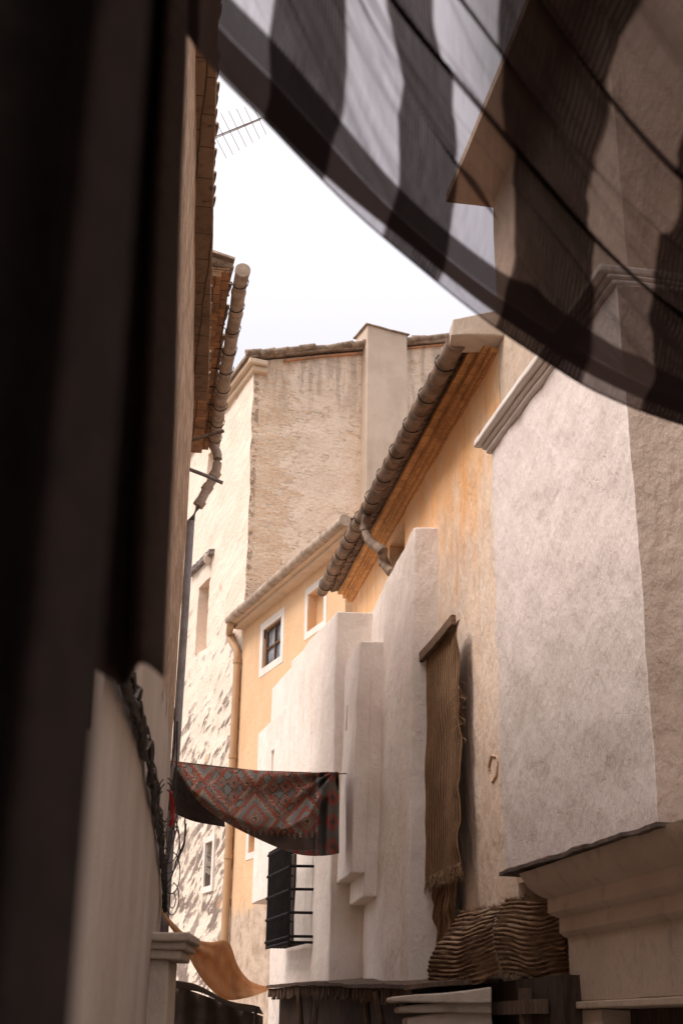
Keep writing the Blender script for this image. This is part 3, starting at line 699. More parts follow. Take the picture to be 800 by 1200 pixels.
obj('wall', bm, [M['yellow2'], M['yellow']], yh)
bmE = wallbox(LY, YA-.8, YB, ZY-.02, ZY+.07, 1.0, off=.28, step=.4, jitter=.006)
obj('eave', bmE, M['eave_cream'], yh, bevel=.01)
obj('eave', wallbox(LY, YA-.8, YB, ZY+.075, ZY+.18, 1.0, off=.42, step=.4, jitter=.006), M['eave_cream'], yh, bevel=.01)
gy = obj('gutter', gutter_bm(GYa, GYb, .125, 1.1), M['clay_light'], yh)
obj('roof', tiles_bm(LY.p(YA-.8, ZY+.26)-nY*.40, LY.p(YB, ZY+.26)-nY*.40, -nY, rows=4, seed=8, r=.1, spacing=.22, slope=.33), M['tile_old'], yh)
win_fill(LY, W1, YA, YB, 0, ZY, M['glass'], yh, .14, frame=M['wood_bar'], bars=(2, 2), fr_w=.055)
surround(LY, 307, 784, 330, 722, .20, yh, M['whitetrim'], .012)
surround(LY, 360, 741, 380, 682, .17, yh, M['whitetrim'], .012)
surround(LY, 291, 1000, 303, 972, .16, yh, M['whitetrim'], .012)
LYp = LY.off(.12)
pts = [Line(11.0, bY).at(270, 733), LYp.at(269, 743), LYp.at(272, 752), LYp.at(277.5, 762), LYp.at(278, 775)]
pe = pts[-1]; pts += [Vector((pe.x, pe.y, pe.z-1.0)), Vector((pe.x, pe.y, .1))]
dp = obj('downpipe', tube(bmesh.new(), smoothpath(pts[:5], 4)+pts[5:], .10, 12), M['ochre_pipe'], yh)
for zz in (pe.z, pe.z-2.6, pe.z-5.2): obj('collar', tube(bmesh.new(), [Vector((pe.x, pe.y, zz+.06)), Vector((pe.x, pe.y, zz-.06))], .118, 12), M['ochre_pipe'], dp)

# ---------------------------------------------- ochre house (right)
oh = thing('ochre_house', 'ochre plastered house with deep brick eave and long dark clay gutter', 'house', (2.0, 20, 0))
GO = Line(4.63-.56, -.1663)
Ga = GO.at(534, 402); Gb = GO.at(378, 692)
ZO = (Ga.z+Gb.z)/2-.05
OA, OB = 15.27, 26.3
h_mat = hole(537.5, 1010, 512, 760, .35, LO, OA, OB, 0, ZO)
h_top = hole(474, 700, 456, 640, .3, LO, OA, OB, 0, ZO)
obj('wall', wallbox(LO, OA, OB, 0, ZO, 4, step=.16, jitter=.03, holes=[h_mat, h_top]), [M['orange'], M['dark_in']], oh)
for k, (o_, z_) in enumerate(((.10, -.24), (.20, -.16), (.31, -.08))):
    obj('eave_soffit', wallbox(LO, OA+.02, OB, ZO+z_, ZO+z_+.085, .9, off=o_, step=.2, jitter=.01), M['soffit_orange'], oh, bevel=.006)
nO = Vector((1, .1663, 0)).normalized()
obj('roof', join(tiles_bm(LO.p(OA+.05, ZO+.10)-nO*.52, LO.p(OB, ZO+.10)-nO*.52, -nO, rows=4, seed=21, r=.095, spacing=.21),
                 tiles_bm(LO.p(OA+.05, ZO+.06)-nO*.47, LO.p(OB, ZO+.06)-nO*.47, -nO, rows=1, seed=22, r=.085, spacing=.18)), M['clay_brown'], oh)
gu = obj('gutter', gutter_bm(Ga, Gb, .130, 1.05, .02), M['clay_brown'], oh)
for k in range(11):
    bm = bmesh.new(); c = Ga.lerp(Gb, (k+.55)/11)
    pts = [c+Vector((math.cos(a), 0, math.sin(a)))*.147 for a in [R_(90+x*22) for x in range(11)]]
    tube(bm, pts, .009, 6); obj('gutter_strap', bm, M['iron'], gu)
cp = Line(4.63, -.1663)
a = atY(528, 404, 15.25); b = atY(592, 374, 15.25)
bx = hexa([(a.x-.02, 14.98, a.z), (2.5, 14.98, a.z-.02), (2.5, 15.5, a.z), (a.x-.02, 15.5, a.z)][::1], [(a.x, 14.98, a.z+.26), (2.5, 14.98, a.z+.50), (2.5, 15.5, a.z+.5), (a.x, 15.5, a.z+.26)], step=.1, jitter=.02, freq=3)
obj('coping', bx, M['stone_trim'], oh, bevel=.02)
# s bend downpipe
sy = 21.6
P3 = lambda px, py, Y: atY(px, py, Y)
gp = GO.at(430, 600)
pts = [gp+Vector((0, 0, -.05)), GO.at(428, 618), Line(4.63-.5, -.1663).at(433, 634), Line(4.63-.36, -.1663).at(447, 645), Line(4.63-.3, -.1663).at(449, 658), Line(4.63-.2, -.1663).at(458, 671)]
dp = obj('downpipe', tube(bmesh.new(), smoothpath(pts, 5), .085, 12), M['clay'], oh)
for i in (1, 3, 4):
    d = (pts[i+1]-pts[i-1]).normalized()*.05
    obj('collar', tube(bmesh.new(), [pts[i]-d, pts[i]+d], .103, 12), M['clay'], dp)
# round repaired scar on the wall
c = LO.off(.0).at(578, 900); bm = bmesh.new(); tt = Vector((-.1663, 1, 0)).normalized()
ring = [c-nO*.004+tt*(.20*math.cos(x)*(1+.12*math.sin(3*x)))+Vector((0, 0, .155*math.sin(x)*(1+.1*math.cos(5*x)))) for x in [2*math.pi*i/28 for i in range(27)]]
tube(bm, ring, .016, 6); obj('plaster_scar', bm, M['jamb'], oh)

# ---------------------------------------------- white buttresses
bw = thing('buttressed_wall', 'whitewashed wall of tall stepped buttresses between the ochre and yellow houses', 'wall', (1, 21, 0))
AY = 18.72
tA = atY(485, 618, AY); bA = atY(477, 1154, AY); tA2 = atY(435.5, 715, 23.0)
zA = tA.z; zA2 = zA
dA = (tA2.x-tA.x)/(23.0-AY)
k0 = (bA.x-tA.x)/(tA.z-bA.z)          # batter
bA0 = Vector((tA.x+k0*tA.z, AY, 0))
LAt = Line(tA.x-dA*AY, dA)
far = 26.0
bot = [Vector((bA0.x+dA*(far-AY), far, 0)), bA0, Vector((LO.p(AY).x+.15, AY, 0)), Vector((LO.p(far).x+.15, far, 0))]
top = [LAt.p(far, zA), LAt.p(AY, zA), LO.p(AY, zA)+Vector((.15, 0, 0)), LO.p(far, zA)+Vector((.15, 0, 0))]
obj('wall', hexa(bot, top, step=.2, jitter=.030), M['white'], bw, bevel=.028)
# B: far buttress
BYY = 22.95
tB = atY(394, 716, BYY); bB = atY(384.5, 1150, BYY); zB = tB.z
kB = (bB.x-tB.x)/(tB.z-bB.z); bB0 = tB.x+kB*tB.z
dB = -.268; fB = 26.5
LBt = Line(tB.x-dB*BYY, dB)
bot = [Vector((bB0+dB*(fB-BYY), fB, 0)), Vector((bB0, BYY, 0)), Vector((1.0, BYY, 0)), Vector((.9, fB, 0))]
top = [LBt.p(fB, zB), LBt.p(BYY, zB), Vector((1.0, BYY, zB)), Vector((.9, fB, zB))]
obj('buttress', hexa(bot, top, step=.2, jitter=.028, holes=[]), M['white_far'], bw, bevel=.028)
# lower wall carrying the grille, runs on to the left
LBb = Line(bB0-dB*BYY, dB)
q = LBb.at(314, 1150)
obj('base_wall', wallbox(LBb, 26.3, q.y, 0, 4.55, 1.6, off=-.02, step=.25, jitter=.02), M['white_far'], bw, bevel=.028)
Ld = Line(LBt.a+.12, dB)
p1 = Ld.at(319, 801); p0 = Ld.at(341, 788)
obj('step', wallbox(Ld, 26.3, p1.y, 4.6, (p0.z+p1.z)/2, 1.6, step=.3, jitter=.01), M['whitetrim'], bw, bevel=.015)
p2 = Ld.at(306, 852); p3 = Ld.at(339, 836); pb = Ld.at(304, 1057)
zs = (p2.z+p3.z)/2
sl = Ld.at(322, 890)
u = 1-(sl.y-26.3)/(p2.y-26.3)
zb_ = pb.z
obj('step', wallbox(Ld, 26.3, p2.y, zb_, zs, 1.6, off=.06, step=.3, jitter=.012, holes=[(1-(sl.y+.13-26.3)/(p2.y-26.3), 1-(sl.y-.13-26.3)/(p2.y-26.3), (sl.z-.35-zb_)/(zs-zb_), (sl.z+.2-zb_)/(zs-zb_), .3)]), [M['white_far'], M['jamb']], bw, bevel=.015)
# C: corbelled buttress hung on the long wall
CY = 21.5
tC = atY(421, 751, CY); bC = atY(411, 1024, CY); mid = atY(427, 1022, CY); m2 = atY(427, 1052, CY); rC = atY(451, 754, CY)
dC = dA-.03; fC = 22.96
def cbox(xa_t, xa_b, xb_t, xb_b, z0, z1, name, mat):
    bot = [Vector((xa_b+dC*(fC-CY), fC, z0)), Vector((xa_b, CY, z0)), Vector((xb_b, CY, z0)), Vector((xb_b+dC*(fC-CY), fC, z0))]
    top = [Vector((xa_t+dC*(fC-CY), fC, z1)), Vector((xa_t, CY, z1)), Vector((xb_t, CY, z1)), Vector((xb_t+dC*(fC-CY), fC, z1))]
    return hexa(bot, top, step=.18, jitter=.022)
kC = (bC.x-tC.x)
mx = mid.x-bC.x
bm1 = cbox(tC.x, bC.x, tC.x+mx+.02, bC.x+mx+.02, bC.z, tC.z, 'o', None)
bm2 = cbox(tC.x+mx, bC.x+mx, 1.1, 1.1, m2.z, tC.z+.003, 'i', None)
obj('hanging_buttress', join(bm1, bm2), M['white'], bw, bevel=.028)
# slit in C's street face
sc = Line(tC.x-dC*CY, dC).at(408, 828)
obj('slit', hexa([Vector((sc.x-.045, sc.y+.07, sc.z-.42)), Vector((sc.x-.045, sc.y-.03, sc.z-.42)), Vector((sc.x+.1, sc.y-.03, sc.z-.42)), Vector((sc.x+.1, sc.y+.07, sc.z-.42))],
                 [Vector((sc.x-.025, sc.y+.07, sc.z+.02)), Vector((sc.x-.025, sc.y-.03, sc.z+.02)), Vector((sc.x+.1, sc.y-.03, sc.z+.02)), Vector((sc.x+.1, sc.y+.07, sc.z+.02))], step=5), M['jamb'], bw)
# iron grille
gr = thing('window_grille', 'black iron cage grille bolted over the window under the hanging rug', 'window grille', (-.8, 25.5, 3.1))
gw = LBb.at(365, 1060); gY0 = gw.y; gX = gw.x; gc = atY(339, 1060, gY0); pr = gX-gc.x
ff = Line(gc.x-dB*gY0, dB).at(314, 1060).y; gz0 = atY(339, 1104, gY0).z; gz1 = atY(339, 988, gY0).z
def gp_(Y, o, z): return Vector((gX+dB*(Y-gY0)-o, Y, z))
bm = bmesh.new()
zsr = [gz0, gz0+.10]+[gz0+.10+(gz1-gz0-.10)*k/4 for k in range(1, 5)]
def rail(a, b, r): obj('rail', tube(bmesh.new(), [a, b], r, 6), M['iron'], gr)
for z in zsr[1:]:
    rail(gp_(gY0, -.1, z), gp_(gY0, pr+.03, z), .028); rail(gp_(gY0-.06, pr, z-.005), gp_(ff+.12, pr, z-.005), .026)
    rail(gp_(ff, -.1, z), gp_(ff, pr+.03, z), .028); rail(gp_(gY0+.5, pr*.55, z-.12), gp_(gY0+.5, pr-.12, z-.12), .022)
rail(gp_(gY0, -.1, gz0), gp_(gY0, pr, gz0), .026); rail(gp_(gY0, pr, gz0), gp_(ff, pr, gz0), .026)
for k in range(1, 6): o = pr*k/6; rail(gp_(gY0, o, gz0), gp_(ff, o, gz0), .018)
nb = 11
for k in range(nb+1):
    Y = gY0+(ff-gY0)*k/nb; b_ = tube(bmesh.new(), [gp_(Y, pr, gz0-.03), gp_(Y, pr, gz1+.06)], .024, 6); obj('bar', b_, M['iron'], gr)
# dark window behind the cage
a0 = LBb.p(gY0+.35, gz0-.0)-Vector((.0, 0, 0))
wn = wallbox(LBb, gY0+1.35, ff-.10, gz0+.12, gz1-.02, .1, off=.012, step=5)
obj('window', wn, M['dark_in'], bw)

# ---------------------------------------------- near right house: tall beige wall, whitewashed bay
nh = thing('bay_house', 'tall beige house at right with a grey white plastered bay on mouldings', 'house', (2.9, 12, 0))
NB = 15.25
eE = atY(522, 240, 15.35); zN = eE.z
cn = LB.at(771, 965); cf = LB.at(591, 1021)
obj('wall', join(wallbox(LO, cn.y+.12, NB, cn.z-.03, zN+.02, 5, step=.25, jitter=.02), wallbox(LO, 2.0, cn.y+.15, cn.z-.03, zN-.6, 3, off=-1.2, step=.3, jitter=.02), wallbox(LO, 2.0, NB+.02, 0, cn.z-.025, 4.5, off=-.50, step=.25, jitter=.01)), M['beige_wall'], nh)
obj('eave', wallbox(LO, cn.y-.3, NB+.15, zN, zN+.14, 1.3, off=LO.p(15.35).x-eE.x, step=.4, jitter=.01), M['beige_wall'], nh, bevel=.01)
obj('roof', tiles_bm(LO.p(cn.y-.3, zN+.22)-nO*.50, LO.p(NB+.15, zN+.22)-nO*.50, -nO, rows=2, seed=31), M['tile_old'], nh)
cn = LB.at(771, 965); cf = LB.at(591, 1021)
yn, yf = cn.y, cf.y
zc1 = LB.at(640, 436).z; zc2 = LB.at(575, 540).z
nB = Vector((1, .20, 0)).normalized()
lo_z = (cn.z, cf.z)
a = LB.p(yf); b = LB.p(yn)
q4 = [a, b, b+Vector((1.6, .08, 0)), a+Vector((1.2, 0, 0))]
ztop = (zc1+zc2)/2+.02
bm = hexa([Vector((p.x, p.y, [cf.z, cn.z, cn.z+.03, cf.z][i])) for i, p in enumerate(q4)], [Vector((p.x, p.y, ztop)) for p in q4], step=.09, jitter=.022, freq=1.8)
for f in bm.faces:
    if f.normal.y < -.7: f.material_index = 1
bay = obj('bay', bm, [M['block'], M['beige']], nh, bevel=.015)
# cornice of the bay: three rounded mouldings
mo = []
for o_, z_, hh in ((.05, .0, .07), (.09, .07, .06), (.17, .13, .10)):
    mo.append(wallbox(LB, yn-.02, yf+.02+o_, ztop+z_, ztop+z_+hh, 1.2, off=o_, step=.12, jitter=.014, freq=2.2))
obj('cornice', join(*mo), M['whitetrim'], bay, bevel=.035)
obj('ledge', hexa([Vector((p.x, p.y, z)) for p, z in zip((LB.p(yf+.06)-nB*.05, LB.p(yn-.12)-nB*.07, LB.p(yn-.12)+nB*1.4, LB.p(yf+.06)+nB*1.1), (cf.z-.045, cn.z-.04, cn.z-.04, cf.z-.045))],
                  [Vector((p.x, p.y, z)) for p, z in zip((LB.p(yf+.06)-nB*.05, LB.p(yn-.12)-nB*.07, LB.p(yn-.12)+nB*1.4, LB.p(yf+.06)+nB*1.1), (cf.z-.01, cn.z-.005, cn.z-.005, cf.z-.01))], step=.12, jitter=.018, freq=4), M['ledge'], bay)
# moulded door surround under the bay
LS = Line(LB.a+.36, -.20)
sp = LS.at(666, 1130); ys = sp.y
def zz(px, py, o): return LS.off(o).at(px, py).z
prof = [(.56, 1026, 608), (.44, 1040, 622), (.33, 1057, 640), (.24, 1070, 645), (.13, 1075, 656), (.10, 1095, 658), (.0, 1100, 665)]
dsur = []
zt_ = cf.z-.07
levels = [(.30, 1.66), (.24, 1.50), (.185, 1.35), (.16, 1.21), (.07, 1.14), (.045, .95)]
zprev = LS.at(608, 1026).z
edges = [1026, 1040, 1052, 1060, 1073, 1098]
prof = [(608, 1024), (611, 1030), (619, 1040), (629, 1048), (641, 1054), (641, 1070), (645, 1073), (655, 1076), (655, 1093), (659, 1097), (666, 1100)]
bmp = bmesh.new(); rows = []
for px, py in prof:
    d = ray(px, py); best = None
    for k in range(0, 121):
        o = k*.005; Yk = ys+o; e = abs(LS.off(o).p(Yk).x/Yk-d.x)
        if best is None or e < best[0]: best = (e, o)
    o = best[1]; Yk = ys+o; zz_ = min(d.z*Yk+H, cf.z-.062); Lk = LS.off(o); row = []
    for q_ in range(41):
        Yq = 7.0+(Yk-7.0)*q_/40; row.append(bmp.verts.new(jit(Lk.p(Yq, zz_), .008, 2.0)))
    row.append(bmp.verts.new(Lk.p(Yk, zz_)+Vector((.5, .05, 0)))); row.append(bmp.verts.new(Lk.p(Yk, zz_)+Vector((1.2, .1, 0))))
    rows.append(row)
for r0, r1 in zip(rows, rows[1:]):
    for a, b, c, d in zip(r0, r0[1:], r1[1:], r1): bmp.faces.new([a, b, c, d])
obj('door_entablature', bmp, M['shade_trim'], nh, angle=35)
z_sh1 = ray(666, 1099).z*ys+H; z_sh0 = ray(662, 1174).z*ys+H
dsur.append(wallbox(LS, 7.0, ys, z_sh0, z_sh1+.01, 1.0, step=.25, jitter=.012))
obj('door_frieze', join(*dsur), M['shade_trim'], nh, bevel=.012)
dj = [wallbox(LS, 7.0, ys+.06, z_sh0-.07, z_sh0-.004, 1.0, off=.06, step=.3), wallbox(LS, ys-.75, ys-.02, 0, z_sh0-.075, .8, step=.3, jitter=.01)]
obj('door_jamb', join(*dj), M['shade_trim'], nh, bevel=.012)
obj('door', wallbox(LS, 7.0, ys-.76, .0, z_sh0-.075, .3, off=-.30, step=.5), M['wood_dark'], nh)

# ---------------------------------------------- woven mats
def strands(bm, a, b, n, length, spread=.03, r=.004, seed=0, down=Vector((0, 0, -1))):
    rnd = random.Random(seed)
    for i in range(n):
        p = a.lerp(b, rnd.random()); l = length*rnd.uniform(.4, 1.1)
        q = p+down*l+Vector((rnd.uniform(-spread, spread), rnd.uniform(-spread, spread), 0)); m = p.lerp(q, .5)+Vector((rnd.uniform(-1, 1), rnd.uniform(-1, 1), 0))*spread*.5
        tube(bm, [p, m, q], [r, r, r*.5], 3, cap=False)
LM = LO.off(.20)
mt = thing('woven_mat', 'long narrow brown esparto mat hanging from a batten over a window on the ochre wall', 'woven mat', tuple(LM.at(518, 900)), 'esparto mats on the ochre house')
pa = LM.at(537, 742); pbq = LM.at(500, 764)
za, zb = pa.z, pbq.z
ztopm = (za+zb)/2
bot_z = LM.at(517, 1032).z
def Pm(s, t):
    Y = pbq.y+(pa.y-pbq.y)*s
    Y -= .10*math.sin(t*5.0+.5)*(1-s)*t*1.2
    z = ztopm+.07+(bot_z-ztopm)*t
    e = .015*math.sin(s*5+t*2)+.035*noise.noise(Vector((s*2, t*5, 1)))+.004*math.sin(s*2*math.pi*14)
    if s > .75: e += (s-.75)*.30*max(0, noise.noise(Vector((3, t*6, 4))))*2
    p = LM.p(Y, z); p -= nO*(e+.03*t); p.y += .035*noise.noise(Vector((0, t*9, s*2)))
    return p
o = obj('mat_body', sheet(Pm, 70, 120, uvf=lambda s, t: (s*.9, t*3)), M['mat'], mt, uv=False); solid(o, .02)
d_ = (pa-pbq).normalized(); d_ = Vector((d_.x, d_.y, 0)).normalized()
ba = LM.p(pbq.y+.05, ztopm-.03)-nO*.07; bb_ = LM.p(pa.y-.05, ztopm-.03)-nO*.07
bt = hexa([ba-nO*.04, bb_-nO*.04, bb_+nO*.03, ba+nO*.03], [p+Vector((0, 0, .15)) for p in (ba-nO*.04, bb_-nO*.04, bb_+nO*.03, ba+nO*.03)], step=.2, jitter=.01)
obj('batten', bt, M['wood_bar'], mt, bevel=.01)
bm = bmesh.new(); strands(bm, Pm(0, .985), Pm(1, .985), 260, .22, .05, .006, 3); strands(bm, Pm(.97, .25), Pm(.97, .5), 50, .12, .12, .005, 5)
obj('fringe', bm, M['straw'], mt)
# lower tail of mat
mt2 = thing('woven_mat', 'short shaggy straw mat hanging below the long narrow one', 'woven mat', tuple(LM.at(515, 1090)), 'esparto mats on the ochre house')
LM2 = LO.off(.12)
A_, B_, C_, D_ = LM2.at(508, 1030), LM2.at(536, 1030), LM2.at(495, 1143), LM2.at(533, 1120)
def Pm2(s, t):
    p = A_.lerp(B_, s).lerp(C_.lerp(D_, s), t)
    return p-nO*(.05*math.sin(s*8+1)+.05*noise.noise(Vector((s*4, t*4, 8)))+.012*math.sin(s*60))
o = obj('mat_body', sheet(Pm2, 50, 50, uvf=lambda s, t: (s*.9, t*1.2)), M['mat'], mt2, uv=False); solid(o, .02)
bm = bmesh.new(); strands(bm, Pm2(0, .97), Pm2(1, .97), 160, .16, .06, .006, 9); obj('fringe', bm, M['straw'], mt2)
# striped door mats, swagged sideways
def doormat(lab, pts4, seed, cols):
    t4 = [LO.off(o).at(px, py) for px, py, o in pts4]
    m = thing('striped_mat', lab, 'woven mat', tuple(t4[0]), 'esparto mats on the ochre house')
    def P(s, t):
        p = t4[0].lerp(t4[1], s).lerp(t4[3].lerp(t4[2], s), t)
        p.z -= .10*math.sin(math.pi*s)*(.6+t*.6)
        e = .12*math.sin(math.pi*t)+.06*noise.noise(Vector((s*2, t*2, seed)))
        e += .009*math.sin(2*math.pi*17*(t*.95+.06*math.sin(s*3)))+.012*noise.noise(Vector((s*9, t*14, seed)))
        return p-nO*e+Vector((0, 0, .05*noise.noise(Vector((s*2.5, t*1.2, seed+3)))))
    o = obj('mat_body', sheet(P, 60, 160, uvf=lambda s, t: (s*1.6, t*.95+.06*math.sin(s*3))), M['mat_h'], m, uv=False); solid(o, .02)
    bm = bmesh.new(); strands(bm, P(0, .03), P(1, .03), 70, .05, .07, .004, seed, Vector((0, 0, 1)))
    strands(bm, P(.0, .99), P(1, .99), 170, .07, .05, .004, seed+1)
    strands(bm, P(.99, 0), P(.99, 1), 30, .03, .05, .004, seed+2)
    obj('fringe', bm, M['straw'], m)
doormat('striped straw mat swagged below the ochre wall, its left half beside the buttress', [(541, 1068, .25), (592, 1057, .12), (587, 1138, .25), (503, 1152, .5)], 2, None)
doormat('striped straw mat bunched against the stone moulding under the bay', [(593, 1054, .12), (672, 1046, -.36), (674, 1140, -.34), (589, 1138, .22)], 14, None)

# ---------------------------------------------- kilim
rg = thing('kilim_rug', 'red and grey patterned kilim rug hung across the street on a rope', 'rug', (-1.2, 20.5, 4))
ra = atY(203, 893, 18.6); rb = atY(396, 906, 22.2)
mid_ = [(203, 893), (250, 899), (300, 903), (350, 906), (378, 905), (397, 905)]
botp = [(203, 895), (232, 938), (262, 962), (300, 982), (345, 1000), (376, 1003), (397, 1000)]
def interp(pts, s):
    x = s*(len(pts)-1); i = min(int(x), len(pts)-2); f = x-i
    p0 = pts[max(i-1, 0)]; p1 = pts[i]; p2 = pts[i+1]; p3 = pts[min(i+2, len(pts)-1)]
    return tuple(.5*((2*p1[k])+(p2[k]-p0[k])*f+(2*p0[k]-5*p1[k]+4*p2[k]-p3[k])*f*f+(3*p1[k]-p0[k]-3*p2[k]+p3[k])*f**3) for k in range(len(p1)))
bx_ = lambda pts, x: None
def curve_at(pts, px):
    for p, q in zip(pts, pts[1:]):
        if p[0] <= px <= q[0]:
            f = (px-p[0])/(q[0]-p[0]); f = f; return p[1]+(q[1]-p[1])*f
    return pts[-1][1]
import functools
dense_b = [interp(botp, i/60) for i in range(61)]; dense_t = [interp(mid_, i/60) for i in range(61)]
def Pr(s, t):
    px = 203+194*s; yt = curve_at(dense_t, px); yb = curve_at(dense_b, px)
    y = yt+(yb-yt)*t
    Yd = 18.6+3.6*s
    rel = 0
    d = ray(px, y)
    # swag: belly runs from top left corner down and back up to the right; everything below tucks back
    bel = curve_at([(203, 893), (225, 925), (262, 952), (300, 968), (335, 970), (362, 955), (380, 925), (390, 905), (397, 900)], px)
    k = y-bel
    rel = .34*math.exp(-(max(0, -k)/24)**2) if k < 0 else .34*math.exp(-(k/6)**2)-.10*(1-math.exp(-(k/9)**2))
    # folds fanning from the right hand hanging point
    an = math.atan2(y-903, 392-px+1e-3)
    rr = math.hypot(y-903, 392-px)
    rel += .13*math.sin(an*13+.5)*math.exp(-(rr-50)**2/4200)*(1 if rr > 8 else rr/8)
    if px > 366: rel += .13*math.sin((px-366)/31*2*math.pi*2.1)*min(1, (px-366)/5)
    rel += .03*noise.noise(Vector((px*.03, y*.05, 2)))
    rel += .16*math.sin(an*5.2+.9)*math.exp(-(rr-95)**2/7000)
    rel *= min(1, s*8)
    Yd -= rel
    p = Vector((d.x*Yd, Yd, d.z*Yd+H)); return p
L_r = 4.6
bm = sheet(Pr, 150, 90, uvf=lambda s, t: (s*L_r, (curve_at(dense_b, 203+194*s)-curve_at(dense_t, 203+194*s))*t/100*1.6+.0))
o = obj('rug_face', bm, M['rug'], rg, uv=False); solid(o, .012)
# the dark underside drooping behind at the left
q0, q1, q2, q3 = atY(204, 896, 18.66), atY(262, 958, 20.2), atY(263, 968, 20.1), atY(196, 947, 18.5)
def Pb(s, t):
    a = q0.lerp(q1, s); b = q3.lerp(q2, s); p = a.lerp(b, t)
    p.y += .08*math.sin(s*6)+.12; p.z -= .05*math.sin(s*math.pi)*t; return p
o = obj('rug_back', sheet(Pb, 30, 16), M['rug_back'], rg); solid(o, .012)
e1 = LL2.p(18.55, ra.z); e2 = Vector((rb.x+.3, rb.y+.1, rb.z+.02))
tag(obj('rug_rope', tube(bmesh.new(), [e1, ra+Vector((0, 0.02, .01)), atY(300, 903.5, 20.45), rb+Vector((0, .06, .0)), e2], .012, 6), M['rope']), 'thin rope strung over the street carrying the kilim rug', 'rope')

# ---------------------------------------------- orange awning
aw = thing('orange_awning', 'sagging orange cloth awning strung over the end of the street', 'awning', (-2, 24, 2))
tp = [(189, 1064), (202, 1080), (222, 1098), (245, 1104), (267, 1103), (279, 1132), (294, 1150), (316, 1157)]
bp = [(189, 1068), (200, 1087), (215, 1106), (226, 1130), (243, 1155), (264, 1171), (290, 1169), (316, 1160)]
def Pa(s, t):
    a = interp(tp, s); b = interp(bp, s)
    px = a[0]+(b[0]-a[0])*t; py = a[1]+(b[1]-a[1])*t
    Yd = 20.5+(27.4-20.5)*s-.9*math.sin(math.pi*s)*t+(.09*math.sin(t*8+s*5)+.05*math.sin(t*17-s*6))*math.sin(math.pi*s)
    return atY(px, py, Yd)
o = obj('cloth', sheet(Pa, 60, 40), M['awning'], aw); solid(o, .006)
obj('tie', tube(bmesh.new(), [atY(185, 1062, 20.3), atY(190, 1067, 20.55)], .01, 6), M['rope'], aw); obj('tie', tube(bmesh.new(), [atY(314, 1158, 27.5), atY(320, 1158, 27.9)], .01, 6), M['rope'], aw)

# ---------------------------------------------- left pilaster
pl = thing('door_pilaster', 'pale stone pilaster with stepped capital at the foot of the left wall', 'pilaster', (-1.6, 12.6, 0))
PY = 12.7
ps = []
for x0, x1, y0, y1, d in ((176, 223, 1092, 1102, 0), (178, 218, 1102, 1112, .05), (178, 213, 1112, 1124, .09), (178, 199, 1124, 1214, .16)):
    a = atY(x0, y1, PY+d); b = atY(x1, y0, PY+d)
    za_ = a.z if y1 < 1200 else 0
    ps.append(hexa([(-2.4, PY+d, za_), (b.x, PY+d, za_), (b.x, PY+1.0-d, za_), (-2.4, PY+1.0-d, za_)], [(-2.4, PY+d, b.z), (b.x, PY+d, b.z), (b.x, PY+1.0-d, b.z), (-2.4, PY+1.0-d, b.z)], step=.15, jitter=.012, freq=3))
obj('capital', join(*ps[:3]), M['stone_trim'], pl, bevel=.02); obj('shaft', ps[3], M['stone_trim'], pl, bevel=.02)

# ---------------------------------------------- antenna
an = thing('tv_antenna', 'thin roof television antenna against the sky above the left eave', 'antenna', tuple(atY(259, 157, 13.5)))
d1_ = Vector((.80, -.60, 0)); d2_ = Vector((.55, .83, 0))
tip = atY(307, 138, 13.2); st_ = tip-d1_*.95
bend = atY(250, 161, 13.5)
obj('boom', tube(bmesh.new(), [tip, bend+(bend-tip)*.25], .010, 6), M['alu'], an)
obj('boom', tube(bmesh.new(), [tip+Vector((-.02, 0, -.03)), bend+(bend-tip)*.25+Vector((0, 0, -.03))], .006, 6), M['alu'], an)
for k in range(7):
    c = tip.lerp(bend, .06+k*.15); l = .26+.018*k
    dd = (atY(292, 176, 13.9)-atY(268, 127, 13.1)).normalized()
    obj('element', tube(bmesh.new(), [c-dd*l*1.05, c+dd*l*1.2], .0045, 5), M['alu'], an)
mb = bend+(bend-tip)*.25
obj('mast', tube(bmesh.new(), [mb+Vector((0, 0, .25)), Vector((mb.x-.02, mb.y, ZE1+.1))], .02, 8), M['steel'], an)

# ---------------------------------------------- cables on the left wall
cb = thing('cable_bundle', 'thick tangled bundle of black cables sagging along the left wall', 'cables', tuple(LL1.p(10, 3)))
LC = Line(-.415+.07, -.1039)
path = [(140, 770), (152, 815), (158, 850), (168, 895), (176, 930), (183, 975), (187, 1010), (189, 1040), (188, 1062)]
P3d = []
for i, (px, py) in enumerate(path):
    Y = [4.9, 6.2, 7.2, 8.7, 10.0, 12.0, 13.6, 15.0, 15.6][i]
    P3d.append(atY(px, py, Y))
P3d = [Vector((min(p.x, LL1.p(p.y).x+.14) if p.x > LL1.p(p.y).x+.14 else max(p.x, LL1.p(p.y).x+.04), p.y, p.z)) for p in P3d]
for k in range(16):
    rnd = random.Random(k); bm = bmesh.new()
    pts = [p+Vector((rnd.uniform(-.02, .03), 0, rnd.uniform(-.075, .075))) for p in smoothpath(P3d, 3)]
    tube(bm, smoothpath(pts, 3), rnd.choice((.007, .010, .014)), 5)
    obj('cable', bm, M['black_cable'], cb)
rnd = random.Random(5)
for k in range(9):
    bm = bmesh.new()
    i = rnd.randint(4, 7); c = P3d[i]+Vector((.03, 0, rnd.uniform(-.1, .1))); r = rnd.uniform(.07, .20)
    pts = [c+Vector((.05+r*.45*math.sin(a)*.9+.02, r*.8*math.sin(a), r*math.cos(a)*1.2-r*.9)) for a in [x*math.pi*2/14 for x in range(14)]]
    tube(bm, smoothpath(pts, 2), .006, 5); obj('cable_loop', bm, M['black_cable'], cb)
